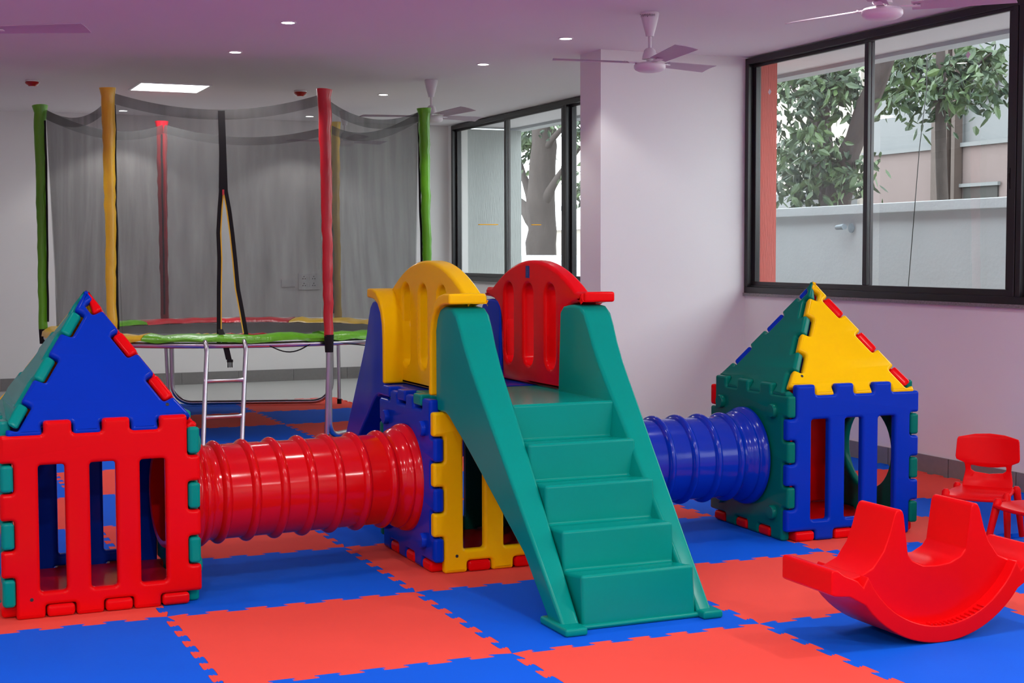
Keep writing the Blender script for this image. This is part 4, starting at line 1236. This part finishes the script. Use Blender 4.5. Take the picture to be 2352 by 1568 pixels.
tree('leafy tree hanging over the top of the right pane of the big window', (b2.x, b2.y),
     [([(b2.x, b2.y, -.05), px1(2165, 460, X2), px1(2160, 300, X2), px1(2160, 100, X2)], [.075, .065, .06, .05]),
      ([px1(2160, 250, X2), px1(2120, 190, X2), px1(2080, 150, X2)], [.03, .02, .01]), ([px1(2160, 200, X2), px1(2220, 170, X2), px1(2280, 120, X2)], [.03, .02, .01])],
     [px1(x, y, X2 + rx) for x, y, rx in ((2060, 170, -.2), (2080, 140, 0), (2110, 180, .1), (2085, 210, -.3), (2135, 200, -.1), (2160, 150, .2), (2180, 210, -.2), (2210, 160, 0), (2240, 130, .1), (2265, 180, -.2), (2285, 130, .1), (2150, 250, .1), (2060, 230, 0), (2230, 200, .2), (2280, 220, 0), (2040, 150, .2), (2120, 130, .2))],
     (.24, .24, .2), 1050, .15, 23)
X3 = 8.2
b3 = at_x(1242, 587, X3); b3.z = 0
def p3(x, y): return at_x(x, y, X3)
tree('thick forked grey tree trunk outside the far window', (b3.x, b3.y),
     [([(b3.x, b3.y, -.05), p3(1242, 587), p3(1240, 500), p3(1246, 420), p3(1246, 290), p3(1250, 200)], [.30, .27, .25, .22, .20, .16]),
      ([p3(1225, 470), p3(1212, 430), p3(1196, 385), p3(1180, 330)], [.10, .075, .055, .035]),
      ([p3(1232, 510), p3(1210, 482), p3(1190, 462), p3(1150, 430)], [.16, .12, .08, .06]),
      ([p3(1250, 465), p3(1270, 428), p3(1290, 395), p3(1330, 340)], [.09, .07, .05, .035]),
      ([p3(1250, 345), p3(1275, 312), p3(1300, 285)], [.06, .05, .03])],
     [p3(x, y) for x, y in ((1205, 300), (1215, 320), (1200, 330), (1225, 345), (1330, 290), (1345, 320), (1330, 420), (1340, 440), (1322, 280), (1265, 285), (1210, 290))],
     (.26, .26, .26), 520, .17, 31)
# neighbouring buildings
nb = thing('neighbour_building', 'pink and grey building seen through the right pane of the big window', 'building', tuple(Vector((12.5, at_x(2100, 500, 12.5).y, 0))))
ob = Vector(nb.location)
yl, yr = at_x(1985, 400, 12.5).y, at_x(2340, 400, 12.5).y
zb = at_x(2080, 345, 12.5).z
obj('lower_wall', box(((0, yr - 2 - ob.y, -.05), (4, yl - ob.y, zb))), M['pinkwall'], nb, smooth=None)
obj('upper_wall', box(((.05, yr - 2 - ob.y, zb), (4, yl - ob.y, 9))), M['greywall'], nb, smooth=None)
obj('ledge', box(((-.06, yr - 2 - ob.y, zb - .04), (.05, yl - ob.y, zb + .02))), M['greywall'], nb, smooth=None)
for (xa, xb) in ((2150, 2166), (2176, 2186), (2196, 2204)):
    ya, yb = at_x(xb, 400, 12.44).y, at_x(xa, 400, 12.44).y
    obj('downpipe', box(((-.16, ya - ob.y, -.05), (-.02, yb - ob.y, 8))), M['brown'], nb, smooth=None)
for (x0, y0, x1, y1) in ((2212, 430, 2290, 470), (2235, 165, 2285, 210)):
    a, b = at_x(x0, y0, 12.47), at_x(x1, y1, 12.47)
    wnd = obj('window', box(((-.03, b.y - ob.y, min(a.z, b.z)), (.02, a.y - ob.y, max(a.z, b.z)))), M['dark'], nb, smooth=None)
    wf = bmesh.new(); t = .05
    for lo_, hi_ in (((-.07, b.y - ob.y - t, min(a.z, b.z) - t), (-.02, a.y - ob.y + t, min(a.z, b.z))), ((-.07, b.y - ob.y - t, max(a.z, b.z)), (-.02, a.y - ob.y + t, max(a.z, b.z) + t))): add_box(wf, lo_, hi_)
    obj('window_surround', wf, M['greywall'], wnd, smooth=None)
nb = thing('neighbour_building', 'pale beige building behind the leafy tree in the left pane of the big window', 'building', (15, at_x(1880, 400, 15).y, 0))
ob = Vector(nb.location)
obj('wall', box(((0, at_x(1975, 400, 15).y - ob.y, -.05), (4, at_x(1790, 400, 15).y - ob.y, 9.0))), M['beige'], nb, smooth=None)
a, b = at_x(1800, 440, 14.9), at_x(1850, 470, 14.9)
obj('shed', box(((-1.5, at_x(1835, 400, 13.5).y - ob.y, -.05), (-.2, at_x(1780, 400, 13.5).y - ob.y, at_x(1800, 445, 13.5).z))), M['greywall'], nb, smooth=None)
obj('white_post', box(((-1.2, at_x(1836, 400, 13.8).y - ob.y, -.05), (-1.0, at_x(1826, 400, 13.8).y - ob.y, at_x(1830, 415, 13.8).z))), M['sticker'], nb, smooth=None)
nb = thing('neighbour_building', 'white building far behind the trunk outside the far window', 'building', (17, at_x(1250, 500, 17).y, 0))
ob = Vector(nb.location)
obj('wall', box(((0, at_x(1420, 500, 17).y - ob.y, -.05), (4, at_x(1230, 500, 17).y - ob.y, at_x(1300, 528, 17).z))), M['beige'], nb, smooth=None)
obj('parapet', box(((-.1, at_x(1420, 500, 17).y - ob.y, at_x(1300, 528, 17).z), (4, at_x(1230, 500, 17).y - ob.y, at_x(1300, 520, 17).z))), M['sticker'], nb, smooth=None)
cb = bmesh.new(); a, b, c = at_x(2128, 210, 5.9), at_x(2112, 340, 5.9), at_x(2086, 660, 5.9)
add_tube(cb, [a + Vector((0, 0, .7)), a, b, c], .0035, 6)
s = obj('hanging_cable', cb, M['ink'], smooth=50)
tag(s, 'thin dark cable hanging outside the right pane of the big window', 'cable')
